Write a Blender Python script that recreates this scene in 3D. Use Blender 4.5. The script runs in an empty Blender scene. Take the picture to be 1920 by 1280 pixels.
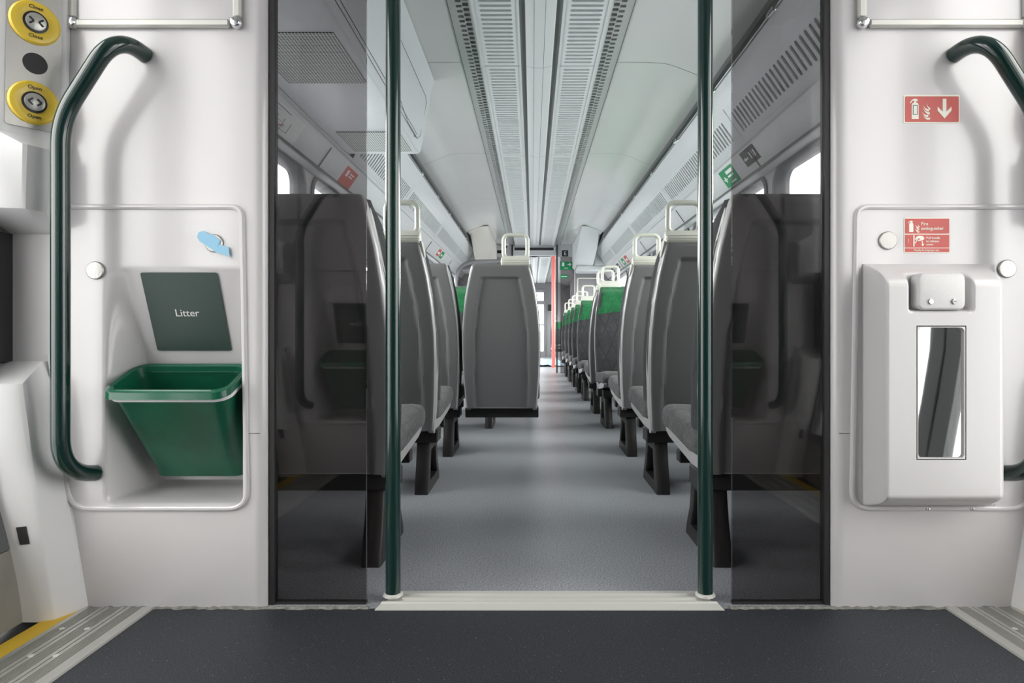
import bpy, math, random
from math import sin, cos, pi, radians, sqrt, hypot
from mathutils import Vector, Matrix
random.seed(7)
sc = bpy.context.scene
col = sc.collection

# ------------------------------------------------------------------ camera, world, exposure
CAM = (-0.041, 0.0, 0.65)
cd = bpy.data.cameras.new('camera'); cam = bpy.data.objects.new('camera', cd); col.objects.link(cam)
cam.location = CAM; cam.rotation_euler = (pi/2, 0, 0)
cd.sensor_width = 36; cd.sensor_fit = 'HORIZONTAL'
cd.lens = 1211/1920*36
cd.shift_x = -(998-960)/1920
cd.shift_y = (628-640)/1920
cd.clip_start = 0.02; cd.clip_end = 100
sc.camera = cam

world = bpy.data.worlds.new('depot_daylight'); sc.world = world
world.use_nodes = True
wn = world.node_tree; wn.nodes.clear()
WORLD_STRENGTH = 15.5
_o = wn.nodes.new('ShaderNodeOutputWorld'); _b = wn.nodes.new('ShaderNodeBackground')
_t = wn.nodes.new('ShaderNodeTexCoord'); _s = wn.nodes.new('ShaderNodeSeparateXYZ'); _r = wn.nodes.new('ShaderNodeValToRGB')
wn.links.new(_t.outputs['Generated'], _s.inputs[0])
_m = wn.nodes.new('ShaderNodeMath'); _m.operation = 'MULTIPLY_ADD'; _m.inputs[1].default_value = .5; _m.inputs[2].default_value = .5
wn.links.new(_s.outputs['Z'], _m.inputs[0]); wn.links.new(_m.outputs[0], _r.inputs[0])
_r.color_ramp.elements[0].position = .40; _r.color_ramp.elements[0].color = (.32, .32, .33, 1)
_r.color_ramp.elements[1].position = .56; _r.color_ramp.elements[1].color = (1.0, .99, .97, 1)
wn.links.new(_r.outputs[0], _b.inputs[0]); _b.inputs[1].default_value = WORLD_STRENGTH
wn.links.new(_b.outputs[0], _o.inputs[0])

sc.view_settings.view_transform = 'Standard'; sc.view_settings.look = 'None'
sc.view_settings.exposure = 0.0; sc.view_settings.gamma = 1.0
sc.view_settings.use_curve_mapping = False
sc.cycles.use_denoising = True
sc.cycles.max_bounces = 14; sc.cycles.diffuse_bounces = 7; sc.cycles.glossy_bounces = 5
sc.cycles.transparent_max_bounces = 24
sc.cycles.caustics_reflective = False; sc.cycles.caustics_refractive = False
sc.cycles.sample_clamp_indirect = 6.0

# ------------------------------------------------------------------ materials
MATS = {}
def mat(name, color, rough=.5, metal=0.0, coat=0.0, noise=None, bump=None, spec=.5, emit=None):
    """noise = (scale, amount): gentle mottling; bump = (scale, strength)"""
    m = bpy.data.materials.new(name); m.use_nodes = True
    nt = m.node_tree; p = nt.nodes['Principled BSDF']
    p.inputs['Base Color'].default_value = (*color, 1)
    p.inputs['Roughness'].default_value = rough; p.inputs['Metallic'].default_value = metal
    p.inputs['Coat Weight'].default_value = coat; p.inputs['Coat Roughness'].default_value = .12
    p.inputs['Specular IOR Level'].default_value = spec
    tc = nt.nodes.new('ShaderNodeTexCoord')
    if noise:
        n = nt.nodes.new('ShaderNodeTexNoise'); n.inputs['Scale'].default_value = noise[0]; n.inputs['Detail'].default_value = 4
        nt.links.new(tc.outputs['Object'], n.inputs['Vector'])
        r = nt.nodes.new('ShaderNodeValToRGB'); a = noise[1]
        r.color_ramp.elements[0].position = .3; r.color_ramp.elements[1].position = .7
        r.color_ramp.elements[0].color = (*[max(0, c*(1-a)) for c in color], 1)
        r.color_ramp.elements[1].color = (*[min(1, c*(1+a)) for c in color], 1)
        nt.links.new(n.outputs['Fac'], r.inputs[0]); nt.links.new(r.outputs[0], p.inputs['Base Color'])
    if bump:
        n = nt.nodes.new('ShaderNodeTexNoise'); n.inputs['Scale'].default_value = bump[0]; n.inputs['Detail'].default_value = 3
        nt.links.new(tc.outputs['Object'], n.inputs['Vector'])
        b = nt.nodes.new('ShaderNodeBump'); b.inputs['Strength'].default_value = bump[1]; b.inputs['Distance'].default_value = .002
        nt.links.new(n.outputs['Fac'], b.inputs['Height']); nt.links.new(b.outputs[0], p.inputs['Normal'])
    if emit:
        p.inputs['Emission Color'].default_value = (*emit[0], 1); p.inputs['Emission Strength'].default_value = emit[1]
    MATS[name] = m
    return m
def math_node(nt, op, a=None, b=None, c=None):
    n = nt.nodes.new('ShaderNodeMath'); n.operation = op
    for i, v in enumerate((a, b, c)):
        if v is None: continue
        if hasattr(v, 'is_output'): nt.links.new(v, n.inputs[i])
        else: n.inputs[i].default_value = v
    return n.outputs[0]

mat('white_moulding', (.66, .645, .655), .22, coat=.5, noise=(3, .02), bump=(7, .12))
mat('white_casing', (.76, .76, .765), .32, coat=.2, bump=(9, .06))
mat('ceiling_panel', (.66, .665, .645), .22, coat=.5, noise=(2, .02), bump=(2.2, .25))
mat('vent_panel', (.66, .68, .67), .45)
mat('vent_backing', (.27, .28, .275), .6)
mat('dark_groove', (.12, .125, .12), .6)
mat('groove_grey', (.20, .205, .20), .5)
mat('strip_metal', (.30, .31, .31), .35, metal=.8)
mat('rack_panel', (.62, .645, .65), .4, coat=.1)
mat('cant_panel', (.58, .59, .60), .42)
mat('side_wall', (.50, .50, .51), .5)
mat('trim_dark', (.025, .028, .028), .4)
mat('polished_steel', (.75, .76, .77), .18, metal=1.0)
mat('brushed_steel', (.50, .495, .47), .38, metal=.8, bump=(180, .1))
mat('disc_steel', (.46, .455, .44), .42, metal=.75, bump=(220, .2))
mat('aluminium', (.56, .56, .53), .4, metal=.75)
mat('aluminium_pale', (.66, .66, .62), .48, metal=.3)
mat('green_gloss', (.006, .030, .025), .16, coat=.6)
mat('green_plastic', (.006, .095, .052), .33, noise=(9, .25), bump=(30, .1))
mat('green_rim', (.008, .11, .06), .25, coat=.3)
mat('sign_green_dark', (.038, .068, .058), .35)
mat('sign_green', (.0, .26, .09), .4)
mat('sign_red', (.56, .09, .075), .45)
mat('sign_pale', (.86, .85, .76), .45)
mat('sign_black', (.012, .012, .014), .4)
mat('white_paint', (.85, .85, .85), .4)
mat('yellow_plastic', (.85, .60, .05), .35, coat=.2)
mat('yellow_paint', (.80, .52, .03), .5)
mat('rubber', (.02, .02, .021), .55)
mat('black_plastic', (.018, .016, .016), .42)
mat('leg_brown', (.011, .009, .009), .45)
mat('shell_grey', (.138, .136, .138), .30, coat=.25)
mat('shell_silver', (.37, .365, .365), .34, coat=.15)
mat('handle_cream', (.54, .54, .48), .35, coat=.2)
mat('door_grey', (.12, .125, .13), .35)
mat('kick_plate', (.25, .238, .215), .5, noise=(12, .1))
mat('tape_blue', (.30, .58, .78), .6)
mat('coral', (.85, .20, .18), .4)
mat('pale_blue', (.36, .55, .64), .4, noise=(6, .5))
mat('mirror_pane', (.74, .74, .74), .03, metal=1.0)
mat('beige_panel', (.62, .60, .54), .5)
mat('end_wall_grey', (.24, .235, .245), .5)
mat('dome_black', (.01, .01, .01), .1)
mat('daylight_glow', (.9, .9, .9), .4, emit=((1, 1, 1), 3))  # no lamp: emission standing in for daylight at the far door panes
mat('paper', (.72, .73, .72), .5)
mat('map_line', (.25, .24, .27), .5)
mat('map_green', (.35, .42, .16), .5)
mat('map_red', (.5, .12, .12), .5)
mat('sealant', (.20, .195, .18), .8, noise=(60, .4))

def floor_mat(name, base, spot, spot_amt, scale, rough, wear=.0, bright=None):
    m = bpy.data.materials.new(name); m.use_nodes = True; nt = m.node_tree; p = nt.nodes['Principled BSDF']
    tc = nt.nodes.new('ShaderNodeTexCoord')
    n = nt.nodes.new('ShaderNodeTexNoise'); n.inputs['Scale'].default_value = scale; n.inputs['Detail'].default_value = 2
    nt.links.new(tc.outputs['Object'], n.inputs['Vector'])
    r = nt.nodes.new('ShaderNodeValToRGB')
    r.color_ramp.elements[0].position = .38; r.color_ramp.elements[0].color = (*[c*(1-spot_amt) for c in base], 1)
    r.color_ramp.elements[1].position = .62; r.color_ramp.elements[1].color = (*spot, 1)
    nt.links.new(n.outputs['Fac'], r.inputs[0])
    out = r.outputs[0]
    n2 = nt.nodes.new('ShaderNodeTexNoise'); n2.inputs['Scale'].default_value = 2.3; n2.inputs['Detail'].default_value = 5
    nt.links.new(tc.outputs['Object'], n2.inputs['Vector'])
    mx = nt.nodes.new('ShaderNodeMixRGB'); mx.blend_type = 'MULTIPLY'; mx.inputs[0].default_value = wear
    r2 = nt.nodes.new('ShaderNodeValToRGB'); r2.color_ramp.elements[0].position = .3; r2.color_ramp.elements[1].position = .75
    r2.color_ramp.elements[0].color = (.6, .6, .6, 1)
    nt.links.new(n2.outputs['Fac'], r2.inputs[0]); nt.links.new(out, mx.inputs[1]); nt.links.new(r2.outputs[0], mx.inputs[2])
    out = mx.outputs[0]
    if bright:
        v = nt.nodes.new('ShaderNodeTexVoronoi'); v.inputs['Scale'].default_value = bright[0]
        nt.links.new(tc.outputs['Object'], v.inputs['Vector'])
        lt = math_node(nt, 'LESS_THAN', v.outputs['Distance'], bright[1])
        mx2 = nt.nodes.new('ShaderNodeMixRGB'); nt.links.new(lt, mx2.inputs[0]); nt.links.new(out, mx2.inputs[1])
        mx2.inputs[2].default_value = (.5, .5, .5, 1); out = mx2.outputs[0]
    nt.links.new(out, p.inputs['Base Color']); p.inputs['Roughness'].default_value = rough
    MATS[name] = m
floor_mat('floor_saloon', (.30, .312, .34), (.46, .475, .51), .40, 250, .36, .3)
floor_mat('floor_vestibule', (.010, .012, .018), (.036, .041, .053), .45, 300, .6, .2, (85, .055))

def moquette(name, base, line, scale=1.0):
    m = bpy.data.materials.new(name); m.use_nodes = True; nt = m.node_tree; p = nt.nodes['Principled BSDF']
    tc = nt.nodes.new('ShaderNodeTexCoord'); s = nt.nodes.new('ShaderNodeSeparateXYZ'); nt.links.new(tc.outputs['Object'], s.inputs[0])
    yz = math_node(nt, 'ADD', s.outputs['Y'], s.outputs['Z'])
    a = math_node(nt, 'PINGPONG', math_node(nt, 'ADD', math_node(nt, 'MULTIPLY', s.outputs['X'], 11*scale), math_node(nt, 'MULTIPLY', yz, 6*scale)), .5)
    b = math_node(nt, 'PINGPONG', math_node(nt, 'SUBTRACT', math_node(nt, 'MULTIPLY', s.outputs['X'], 11*scale), math_node(nt, 'MULTIPLY', yz, 6*scale)), .5)
    lm = math_node(nt, 'LESS_THAN', math_node(nt, 'MINIMUM', a, b), .05)
    n = nt.nodes.new('ShaderNodeTexNoise'); n.inputs['Scale'].default_value = 260
    nt.links.new(tc.outputs['Object'], n.inputs['Vector'])
    r = nt.nodes.new('ShaderNodeValToRGB'); r.color_ramp.elements[0].position = .35; r.color_ramp.elements[1].position = .65
    r.color_ramp.elements[0].color = (*[c*.55 for c in base], 1); r.color_ramp.elements[1].color = (*[c*1.4 for c in base], 1)
    nt.links.new(n.outputs['Fac'], r.inputs[0])
    n3 = nt.nodes.new('ShaderNodeTexNoise'); n3.inputs['Scale'].default_value = 14; n3.inputs['Detail'].default_value = 6; n3.inputs['Distortion'].default_value = 1.5
    nt.links.new(tc.outputs['Object'], n3.inputs['Vector'])
    r3 = nt.nodes.new('ShaderNodeValToRGB'); r3.color_ramp.elements[0].position = .35; r3.color_ramp.elements[1].position = .65
    r3.color_ramp.elements[0].color = (.62, .62, .62, 1); r3.color_ramp.elements[1].color = (1, 1, 1, 1)
    nt.links.new(n3.outputs['Fac'], r3.inputs[0])
    wr = nt.nodes.new('ShaderNodeMixRGB'); wr.blend_type = 'MULTIPLY'; wr.inputs[0].default_value = 1
    nt.links.new(r.outputs[0], wr.inputs[1]); nt.links.new(r3.outputs[0], wr.inputs[2])
    mx = nt.nodes.new('ShaderNodeMixRGB'); nt.links.new(lm, mx.inputs[0]); nt.links.new(wr.outputs[0], mx.inputs[1]); mx.inputs[2].default_value = (*line, 1)
    nt.links.new(mx.outputs[0], p.inputs['Base Color']); p.inputs['Roughness'].default_value = .9
    p.inputs['Sheen Weight'].default_value = .04
    bp = nt.nodes.new('ShaderNodeBump'); bp.inputs['Strength'].default_value = .5; bp.inputs['Distance'].default_value = .003
    nt.links.new(n.outputs['Fac'], bp.inputs['Height']); nt.links.new(bp.outputs[0], p.inputs['Normal'])
    MATS[name] = m
moquette('moquette_grey', (.031, .032, .035), (.016, .016, .018))
moquette('moquette_green', (.003, .125, .036), (.003, .11, .032))
moquette('moquette_seat', (.105, .106, .108), (.085, .086, .088))

def perforated(name, base, dark, pitch, rad):
    m = bpy.data.materials.new(name); m.use_nodes = True; nt = m.node_tree; p = nt.nodes['Principled BSDF']
    tc = nt.nodes.new('ShaderNodeTexCoord'); s = nt.nodes.new('ShaderNodeSeparateXYZ'); nt.links.new(tc.outputs['Object'], s.inputs[0])
    fx = math_node(nt, 'PINGPONG', math_node(nt, 'DIVIDE', s.outputs['X'], pitch), .5)
    fy = math_node(nt, 'PINGPONG', math_node(nt, 'DIVIDE', s.outputs['Y'], pitch), .5)
    d = math_node(nt, 'SQRT', math_node(nt, 'ADD', math_node(nt, 'MULTIPLY', fx, fx), math_node(nt, 'MULTIPLY', fy, fy)))
    lt = math_node(nt, 'LESS_THAN', d, rad)
    mx = nt.nodes.new('ShaderNodeMixRGB'); nt.links.new(lt, mx.inputs[0]); mx.inputs[1].default_value = (*base, 1); mx.inputs[2].default_value = (*dark, 1)
    nt.links.new(mx.outputs[0], p.inputs['Base Color']); p.inputs['Roughness'].default_value = .5
    MATS[name] = m
perforated('perforated_panel', (.56, .59, .57), (.012, .012, .012), .0125, .36)

def glass(name, tint, refl=1.0, rough=.0):
    m = bpy.data.materials.new(name); m.use_nodes = True; nt = m.node_tree; nt.nodes.clear()
    o = nt.nodes.new('ShaderNodeOutputMaterial'); t = nt.nodes.new('ShaderNodeBsdfTransparent'); t.inputs[0].default_value = (*tint, 1)
    g = nt.nodes.new('ShaderNodeBsdfGlossy'); g.inputs['Roughness'].default_value = rough; g.inputs['Color'].default_value = (refl, refl, refl, 1)
    lw = nt.nodes.new('ShaderNodeLayerWeight'); lw.inputs['Blend'].default_value = .5
    f = math_node(nt, 'MULTIPLY_ADD', math_node(nt, 'POWER', lw.outputs['Facing'], 5.0), .96, .04)   # Schlick reflectance
    mx = nt.nodes.new('ShaderNodeMixShader'); nt.links.new(f, mx.inputs[0]); nt.links.new(t.outputs[0], mx.inputs[1]); nt.links.new(g.outputs[0], mx.inputs[2])
    nt.links.new(mx.outputs[0], o.inputs[0]); MATS[name] = m
glass('tinted_glass', (.60, .585, .59))
glass('window_glass', (.94, .96, .96))
glass('door_glass', (.655, .655, .65))

# ------------------------------------------------------------------ mesh builder
class MB:
    def __init__(s): s.v = []; s.f = []
    def add(s, vs, fs):
        o = len(s.v); s.v += [tuple(map(float, p)) for p in vs]; s.f += [tuple(i+o for i in f) for f in fs]; return s
    def box(s, x0, x1, y0, y1, z0, z1, r=0.0):
        if x0 > x1: x0, x1 = x1, x0
        if y0 > y1: y0, y1 = y1, y0
        if z0 > z1: z0, z1 = z1, z0
        if r <= 0:
            vs = [(x, y, z) for z in (z0, z1) for y in (y0, y1) for x in (x0, x1)]
            return s.add(vs, [(0, 2, 3, 1), (4, 5, 7, 6), (0, 1, 5, 4), (2, 6, 7, 3), (0, 4, 6, 2), (1, 3, 7, 5)])
        # chamfered box: loft of rectangles with cut corners
        rows = []
        for z, i in ((z0, r), (z0+r, 0), (z1-r, 0), (z1, r)):
            a, b, c, d = x0+i, x1-i, y0+i, y1-i
            k = r if i == 0 else r*.4
            rows.append([(a+k, c, z), (b-k, c, z), (b, c+k, z), (b, d-k, z), (b-k, d, z), (a+k, d, z), (a, d-k, z), (a, c+k, z)])
        return s.loft(rows)
    def loft(s, rows, closed=True, caps=True):
        n = len(rows[0]); vs = [p for r in rows for p in r]; fs = []
        for j in range(len(rows)-1):
            for i in range(n if closed else n-1):
                a = j*n+i; b = j*n+(i+1) % n; fs.append((a, b, b+n, a+n))
        if caps and closed:
            fs.append(tuple(reversed(range(n)))); fs.append(tuple(range((len(rows)-1)*n, len(rows)*n)))
        return s.add(vs, fs)
    def extrude_y(s, prof, y0, y1, closed=False):
        """prof [(x, z)] swept along Y"""
        rows = [[(x, y, z) for x, z in prof] for y in (y0, y1)]
        return s.loft(rows, closed=closed, caps=closed)
    def extrude_x(s, prof, x0, x1):
        """closed prof [(y, z)] swept along X"""
        return s.loft([[(x, y, z) for y, z in prof] for x in (x0, x1)])
    def tube(s, pts, r, n=20, caps=True, sq=1.0):
        pts = [Vector(p) for p in pts]; rows = []
        up = None
        for i, p in enumerate(pts):
            t = ((pts[min(i+1, len(pts)-1)]-p).normalized() + (p-pts[max(i-1, 0)]).normalized()).normalized()
            if up is None:
                a = Vector((0, 0, 1)) if abs(t.z) < .9 else Vector((0, 1, 0)); up = (a - t*a.dot(t)).normalized()
            else: up = (up - t*up.dot(t)).normalized()
            q = t.cross(up)
            rows.append([p + up*(r*cos(2*pi*k/n)) + q*(r*sq*sin(2*pi*k/n)) for k in range(n)])
        return s.loft(rows, caps=caps)
    def disc_stack(s, c, n, prof, seg=32, ax=None, ell=1.0):
        """prof [(radius, height)] revolved about axis n at c"""
        n = Vector(n).normalized(); a = Vector((0, 0, 1)) if abs(n.z) < .9 else Vector((1, 0, 0))
        u = (a - n*a.dot(n)).normalized(); w = n.cross(u); c = Vector(c)
        rows = [[c + n*h + u*(r*cos(2*pi*k/seg)) + w*(r*ell*sin(2*pi*k/seg)) for k in range(seg)] for r, h in prof]
        return s.loft(rows)
    def grid(s, us, vs, fn):
        n = len(us); pts = [fn(u, v) for v in vs for u in us]
        fs = [(j*n+i, j*n+i+1, (j+1)*n+i+1, (j+1)*n+i) for j in range(len(vs)-1) for i in range(n-1)]
        return s.add(pts, fs)
    def build(s, name, m, parent=None, smooth=True, angle=35, xf=None, flip=False, weld=True):
        vs = s.v; fs = s.f
        if xf: vs = [xf(*p) for p in vs]
        if flip: fs = [tuple(reversed(f)) for f in fs]
        me = bpy.data.meshes.new(name); me.from_pydata(vs, [], fs); me.update()
        import bmesh
        bm = bmesh.new(); bm.from_mesh(me)
        if weld: bmesh.ops.remove_doubles(bm, verts=bm.verts, dist=1e-5)
        bmesh.ops.recalc_face_normals(bm, faces=bm.faces)
        bm.to_mesh(me); bm.free()
        if smooth:
            for p in me.polygons: p.use_smooth = True
            me.set_sharp_from_angle(angle=radians(angle))
        ms = m if isinstance(m, (list, tuple)) else [m]
        for k in ms: me.materials.append(MATS[k])
        o = bpy.data.objects.new(name, me); col.objects.link(o)
        if parent is not None: attach(o, parent)
        return o
def attach(o, parent):
    """geometry is written in place (scene coordinates) unless the thing is at the origin: keep it there"""
    o.parent = parent
    if parent.get('_placed'): o.matrix_parent_inverse = Matrix.Translation(-Vector(parent.get('_placed')))
def thing(name, label, cat, loc=None, group=None, kind=None):
    o = bpy.data.objects.new(name, None); col.objects.link(o); o.empty_display_size = .05
    if loc is not None: o.location = loc; o['_placed'] = loc
    o['label'] = label; o['category'] = cat
    if group: o['group'] = group
    if kind: o['kind'] = kind
    return o
def tag(o, label, cat, group=None, kind=None):
    o['label'] = label; o['category'] = cat
    if group: o['group'] = group
    if kind: o['kind'] = kind
    return o
def struct(o, label=None):
    o['kind'] = 'structure'
    if label: o['label'] = label; o['category'] = 'structure'
    return o
def rrect(x0, x1, y0, y1, r, n=5):
    """rounded rectangle outline, counter-clockwise from the lower right"""
    out = []
    for cx, cy, a0 in ((x1-r, y0+r, -90), (x1-r, y1-r, 0), (x0+r, y1-r, 90), (x0+r, y0+r, 180)):
        for k in range(n+1):
            a = radians(a0+90*k/n); out.append((cx+r*cos(a), cy+r*sin(a)))
    return out
def cell_outer(ring, x0, x1, y0, y1):
    """points on the cell border facing each ring point"""
    cx, cy = (x0+x1)/2, (y0+y1)/2; n = len(ring); q = n//4; out = []
    corners = [(x1, y0), (x1, y1), (x0, y1), (x0, y0)]
    for k, (x, y) in enumerate(ring):
        side = k//q; out.append(corners[side])
    return out
def hole_cell(mb, fr, x0, x1, y0, y1, hx0, hx1, hy0, hy1, r, depth, n=4, back=True):
    """flat cell with a rounded hole that is pushed back by depth; fr(u, v, d) -> point"""
    ring = rrect(hx0, hx1, hy0, hy1, r, n); N = len(ring)
    outer = cell_outer(ring, x0, x1, y0, y1)
    vs = [fr(u, v, 0) for u, v in outer]+[fr(u, v, 0) for u, v in ring]+[fr(u, v, depth) for u, v in ring]
    fs = []
    for k in range(N):
        j = (k+1) % N
        if outer[k] == outer[j]: fs.append((k, N+j, N+k))
        else: fs.append((k, j, N+j, N+k))
        fs.append((N+k, N+j, 2*N+j, 2*N+k))
    if back: fs.append(tuple(range(2*N, 3*N)))
    mb.add(vs, fs)
def plate(mb, outline, fr, d0, d1):
    """extrude an outline [(u, v)] between depths d0 and d1"""
    mb.loft([[fr(u, v, d) for u, v in outline] for d in (d0, d1)])
def text(name, body, size, loc, U, V, m, parent, align='CENTER', depth=.0006, mirror=False, bold=0.0):
    cu = bpy.data.curves.new(name, 'FONT'); cu.body = body; cu.size = size; cu.align_x = align; cu.align_y = 'CENTER'
    cu.extrude = depth/2; cu.resolution_u = 3; cu.offset = bold
    tmp = bpy.data.objects.new('tmp', cu); col.objects.link(tmp)
    dg = bpy.context.evaluated_depsgraph_get(); me = bpy.data.meshes.new_from_object(tmp.evaluated_get(dg))
    bpy.data.objects.remove(tmp); bpy.data.curves.remove(cu)
    U = Vector(U).normalized(); V = Vector(V).normalized(); N = U.cross(V)
    M = Matrix((U, V, N)).transposed().to_4x4(); M.translation = Vector(loc)
    me.transform(M); me.materials.clear(); me.materials.append(MATS[m]); me.name = name
    o = bpy.data.objects.new(name, me); col.objects.link(o)
    if parent is not None: attach(o, parent)
    return o
def smooth(a, b, x):
    t = max(0, min(1, (x-a)/(b-a))); return t*t*(3-2*t)
def frange(a, b, n): return [a+(b-a)*i/n for i in range(n+1)]
def fillet(pts, rads, n=8):
    pts = [Vector(p) for p in pts]; out = [pts[0]]
    for i in range(1, len(pts)-1):
        a, b, c = pts[i-1], pts[i], pts[i+1]; r = rads[i-1]
        d1 = (a-b).normalized(); d2 = (c-b).normalized(); p0 = b+d1*r; p1 = b+d2*r
        for k in range(n+1):
            t = k/n; out.append(p0*(1-t)**2 + b*2*t*(1-t) + p1*t*t)
    out.append(pts[-1]); return out

# ------------------------------------------------------------------ dimensions of the coach
P = 1.537            # vestibule face of the screen wall ahead
Q = 0.10             # vestibule face of the screen wall behind the viewer
BAY = 1.84
END = 11.10          # far end of the saloon
V2 = 12.64           # far side of the next vestibule
END2 = 19.0
CZ = 2.20
def wx(px): return (px-998)/788 - .041      # measured on the screen wall ahead
def wz(py): return .65 + (628-py)/788
def front(u, v, d): return (u, P+d, v)

# ------------------------------------------------------------------ floors
def slab(name, m, x0, x1, y0, y1, z0, z1): return struct(MB().box(x0, x1, y0, y1, z0, z1).build(name, m))
slab('floor', 'floor_vestibule', -.94, .94, Q-.005, P-.002, -.05, 0)
slab('floor', 'floor_saloon', -1.36, 1.36, P-.002, END, -.05, 0)
slab('floor', 'floor_saloon', -1.36, 1.36, -3.9, Q-.005, -.05, 0)
slab('floor', 'floor_saloon', -1.36, 1.36, END, END2, -.05, 0)

# ------------------------------------------------------------------ side walls with windows
wcount = [0]
SIDE_PROF = [(1.318, 0), (1.33, .30), (1.33, .72)]
def side_wall2(y0, y1, cells):
    for s, nm in ((-1, 'wall_left'), (1, 'wall_right')):
        mb = MB(); fr = lambda u, v, d, s=s: (s*(1.33+d), u, v)
        mb.extrude_y([(s*1.318, 0), (s*1.33, .30), (s*1.33, .72)], y0, y1)
        ys = [y0]+[c for cc in cells for c in cc]+[y1]
        for i in range(0, len(ys), 2):
            if ys[i+1]-ys[i] > 1e-4: mb.extrude_y([(s*1.33, .72), (s*1.33, 1.60)], ys[i], ys[i+1])
        for a, b in cells: hole_cell(mb, fr, a, b, .72, 1.60, a+.10, b-.06, .80, 1.575, .08, .06, n=6, back=False)
        struct(mb.build(nm, 'side_wall'))
        for a, b in cells:
            wcount[0] += 1
            w = bpy.data.objects.new('window_%d' % wcount[0], None); col.objects.link(w); w['kind'] = 'structure'
            f = MB(); ri = rrect(a+.115, b-.075, .815, 1.562, .07, 6); ro = rrect(a+.06, b-.03, .76, 1.598, .12, 6)
            rows = [[(s*(1.33-.001), u, v) for u, v in ro], [(s*1.318, u*1+0, v) for u, v in ro],
                    [(s*1.318, u, v) for u, v in rrect(a+.10, b-.06, .80, 1.573, .08, 6)], [(s*1.345, u, v) for u, v in ri], [(s*1.40, u, v) for u, v in ri]]
            f.loft(rows, caps=False).build('window_frame', 'door_grey', w)
            MB().box(s*1.375, s*1.381, a+.11, b-.07, .81, 1.567).build('pane', 'window_glass', w)
cells_main = [(1.85+BAY*k, 3.69+BAY*k) for k in range(5)]
side_wall2(P+.01, END, cells_main)
side_wall2(-3.9, Q-.04, [(-1.99, -.15), (-3.83, -1.99)])
side_wall2(V2, END2, [(V2+.25+BAY*k, V2+.25+BAY*(k+1)) for k in range(3)])
# end walls that close the coach
struct(MB().box(-1.4, 1.4, -3.95, -3.9, 0, 2.3).build('wall_back', 'end_wall_grey'))

# ------------------------------------------------------------------ cove, luggage racks, cant panels
def mirror_prof(p, s): return [(s*x, z) for x, z in p]
def cove(y0, y1):
    for s, nm in ((-1, 'wall_left'), (1, 'wall_right')):
        mb = MB()
        mb.extrude_y(mirror_prof([(1.33, 1.60), (1.325, 1.585), (1.272, 1.605)], s), y0, y1)
        mb.extrude_y(mirror_prof([(1.272, 1.605), (1.268, 1.612), (1.262, 1.612), (1.185, 1.722), (1.182, 1.735), (1.171, 1.742), (1.168, 1.760), (1.19, 1.775)], s), y0, y1)
        mb.extrude_y(mirror_prof([(1.34, 1.57), (1.42, 1.66), (1.42, 2.30)], s), y0, y1)
        struct(mb.build(nm, 'cant_panel'))
        g = MB()                                   # long mouldings and panel joints on the cant
        g.extrude_y(mirror_prof([(1.275, 1.600), (1.260, 1.596), (1.252, 1.607), (1.266, 1.616)], s), y0, y1, closed=True)
        for y in [1.84*k for k in range(-2, 11)]:
            if y0+.1 < y < y1-.1:
                g.extrude_y(mirror_prof([(1.262, 1.608), (1.186, 1.718), (1.183, 1.714), (1.258, 1.606)], s), y-.003, y+.003, closed=True)
        struct(g.build('trim_1' if s < 0 else 'trim_2', 'dark_groove'))
cove(-3.9, Q-.04); cove(P+.01, END); cove(V2, END2)

A_ = Vector((1.045, 1.935)); B_ = Vector((1.171, 1.754))     # rack underside, inner to outer
L_ = (B_-A_).length
def rack(s, y0, y1, label):
    t = thing('luggage_rack', label, 'luggage rack', (s*1.1, y0, 1.75))
    D = (B_-A_)/L_; Nn = Vector((D.y, -D.x))   # pointing down-inwards
    def fr(u, v, d):
        p = A_ + D*u; q = p + Vector((.82, .57))*d
        return (s*q.x, v, q.y)
    mb = MB()
    k0 = math.floor(y0/BAY); y = y0
    k = k0
    while k*BAY < y1:
        a, b = max(y0, k*BAY), min(y1, (k+1)*BAY)
        if b-a > .05:
            a_, b_ = a+.003, b-.003
            sl0 = a_+.05; n = int((b_-sl0-.04)/.0485)
            if b-a < 1.2: n = max(0, n)
            st = b_-.04-n*.0485
            mb.grid([0, L_], [a_, st], lambda u, v: fr(u, v, 0))
            for i in range(n):
                v0 = st+i*.0485
                hole_cell(mb, fr, .0, L_, v0, v0+.0485, .045, L_-.045, v0+.0125, v0+.036, .0115, .010, n=3, back=False)
            mb.grid([0, L_], [b_-.04, b_], lambda u, v: fr(u, v, 0))
        k += 1
    mb.build('vented_panel', 'rack_panel', t, angle=30)
    MB().grid([.03, L_-.03], [y0+.01, y1-.01], lambda u, v: fr(u, v, .0095)).build('slot_backing', 'vent_backing', t)
    m2 = MB().extrude_y(mirror_prof([(1.045, 1.935), (1.02, 1.975), (.985, 2.035), (.980, 2.045), (1.0, 2.06), (1.32, 1.90), (1.32, 1.755), (1.171, 1.752)], s), y0, y1, closed=False)
    m2.build('rack_body', 'rack_panel', t, angle=25)
    m3 = MB().extrude_y(mirror_prof([(.980, 2.034), (.962, 2.040), (.958, 2.050), (.958, 2.068), (.985, 2.086), (.998, 2.065), (.992, 2.040)], s), y0, y1, closed=True)
    m3.build('rail', 'trim_dark', t)
    m4 = MB().extrude_y(mirror_prof([(.990, 2.026), (.984, 2.030), (.980, 2.038), (.990, 2.042), (1.005, 2.032), (1.003, 2.022)], s), y0, y1, closed=True)
    m4.build('bright_strip', 'strip_metal', t)
    y = math.ceil(y0/.92)*.92
    while y < y1-.05:
        MB().box(s*.969, s*.998, y-.035, y+.035, 2.022, 2.050, .004).build('bracket', 'polished_steel', t)
        y += .92
    return t
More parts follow.
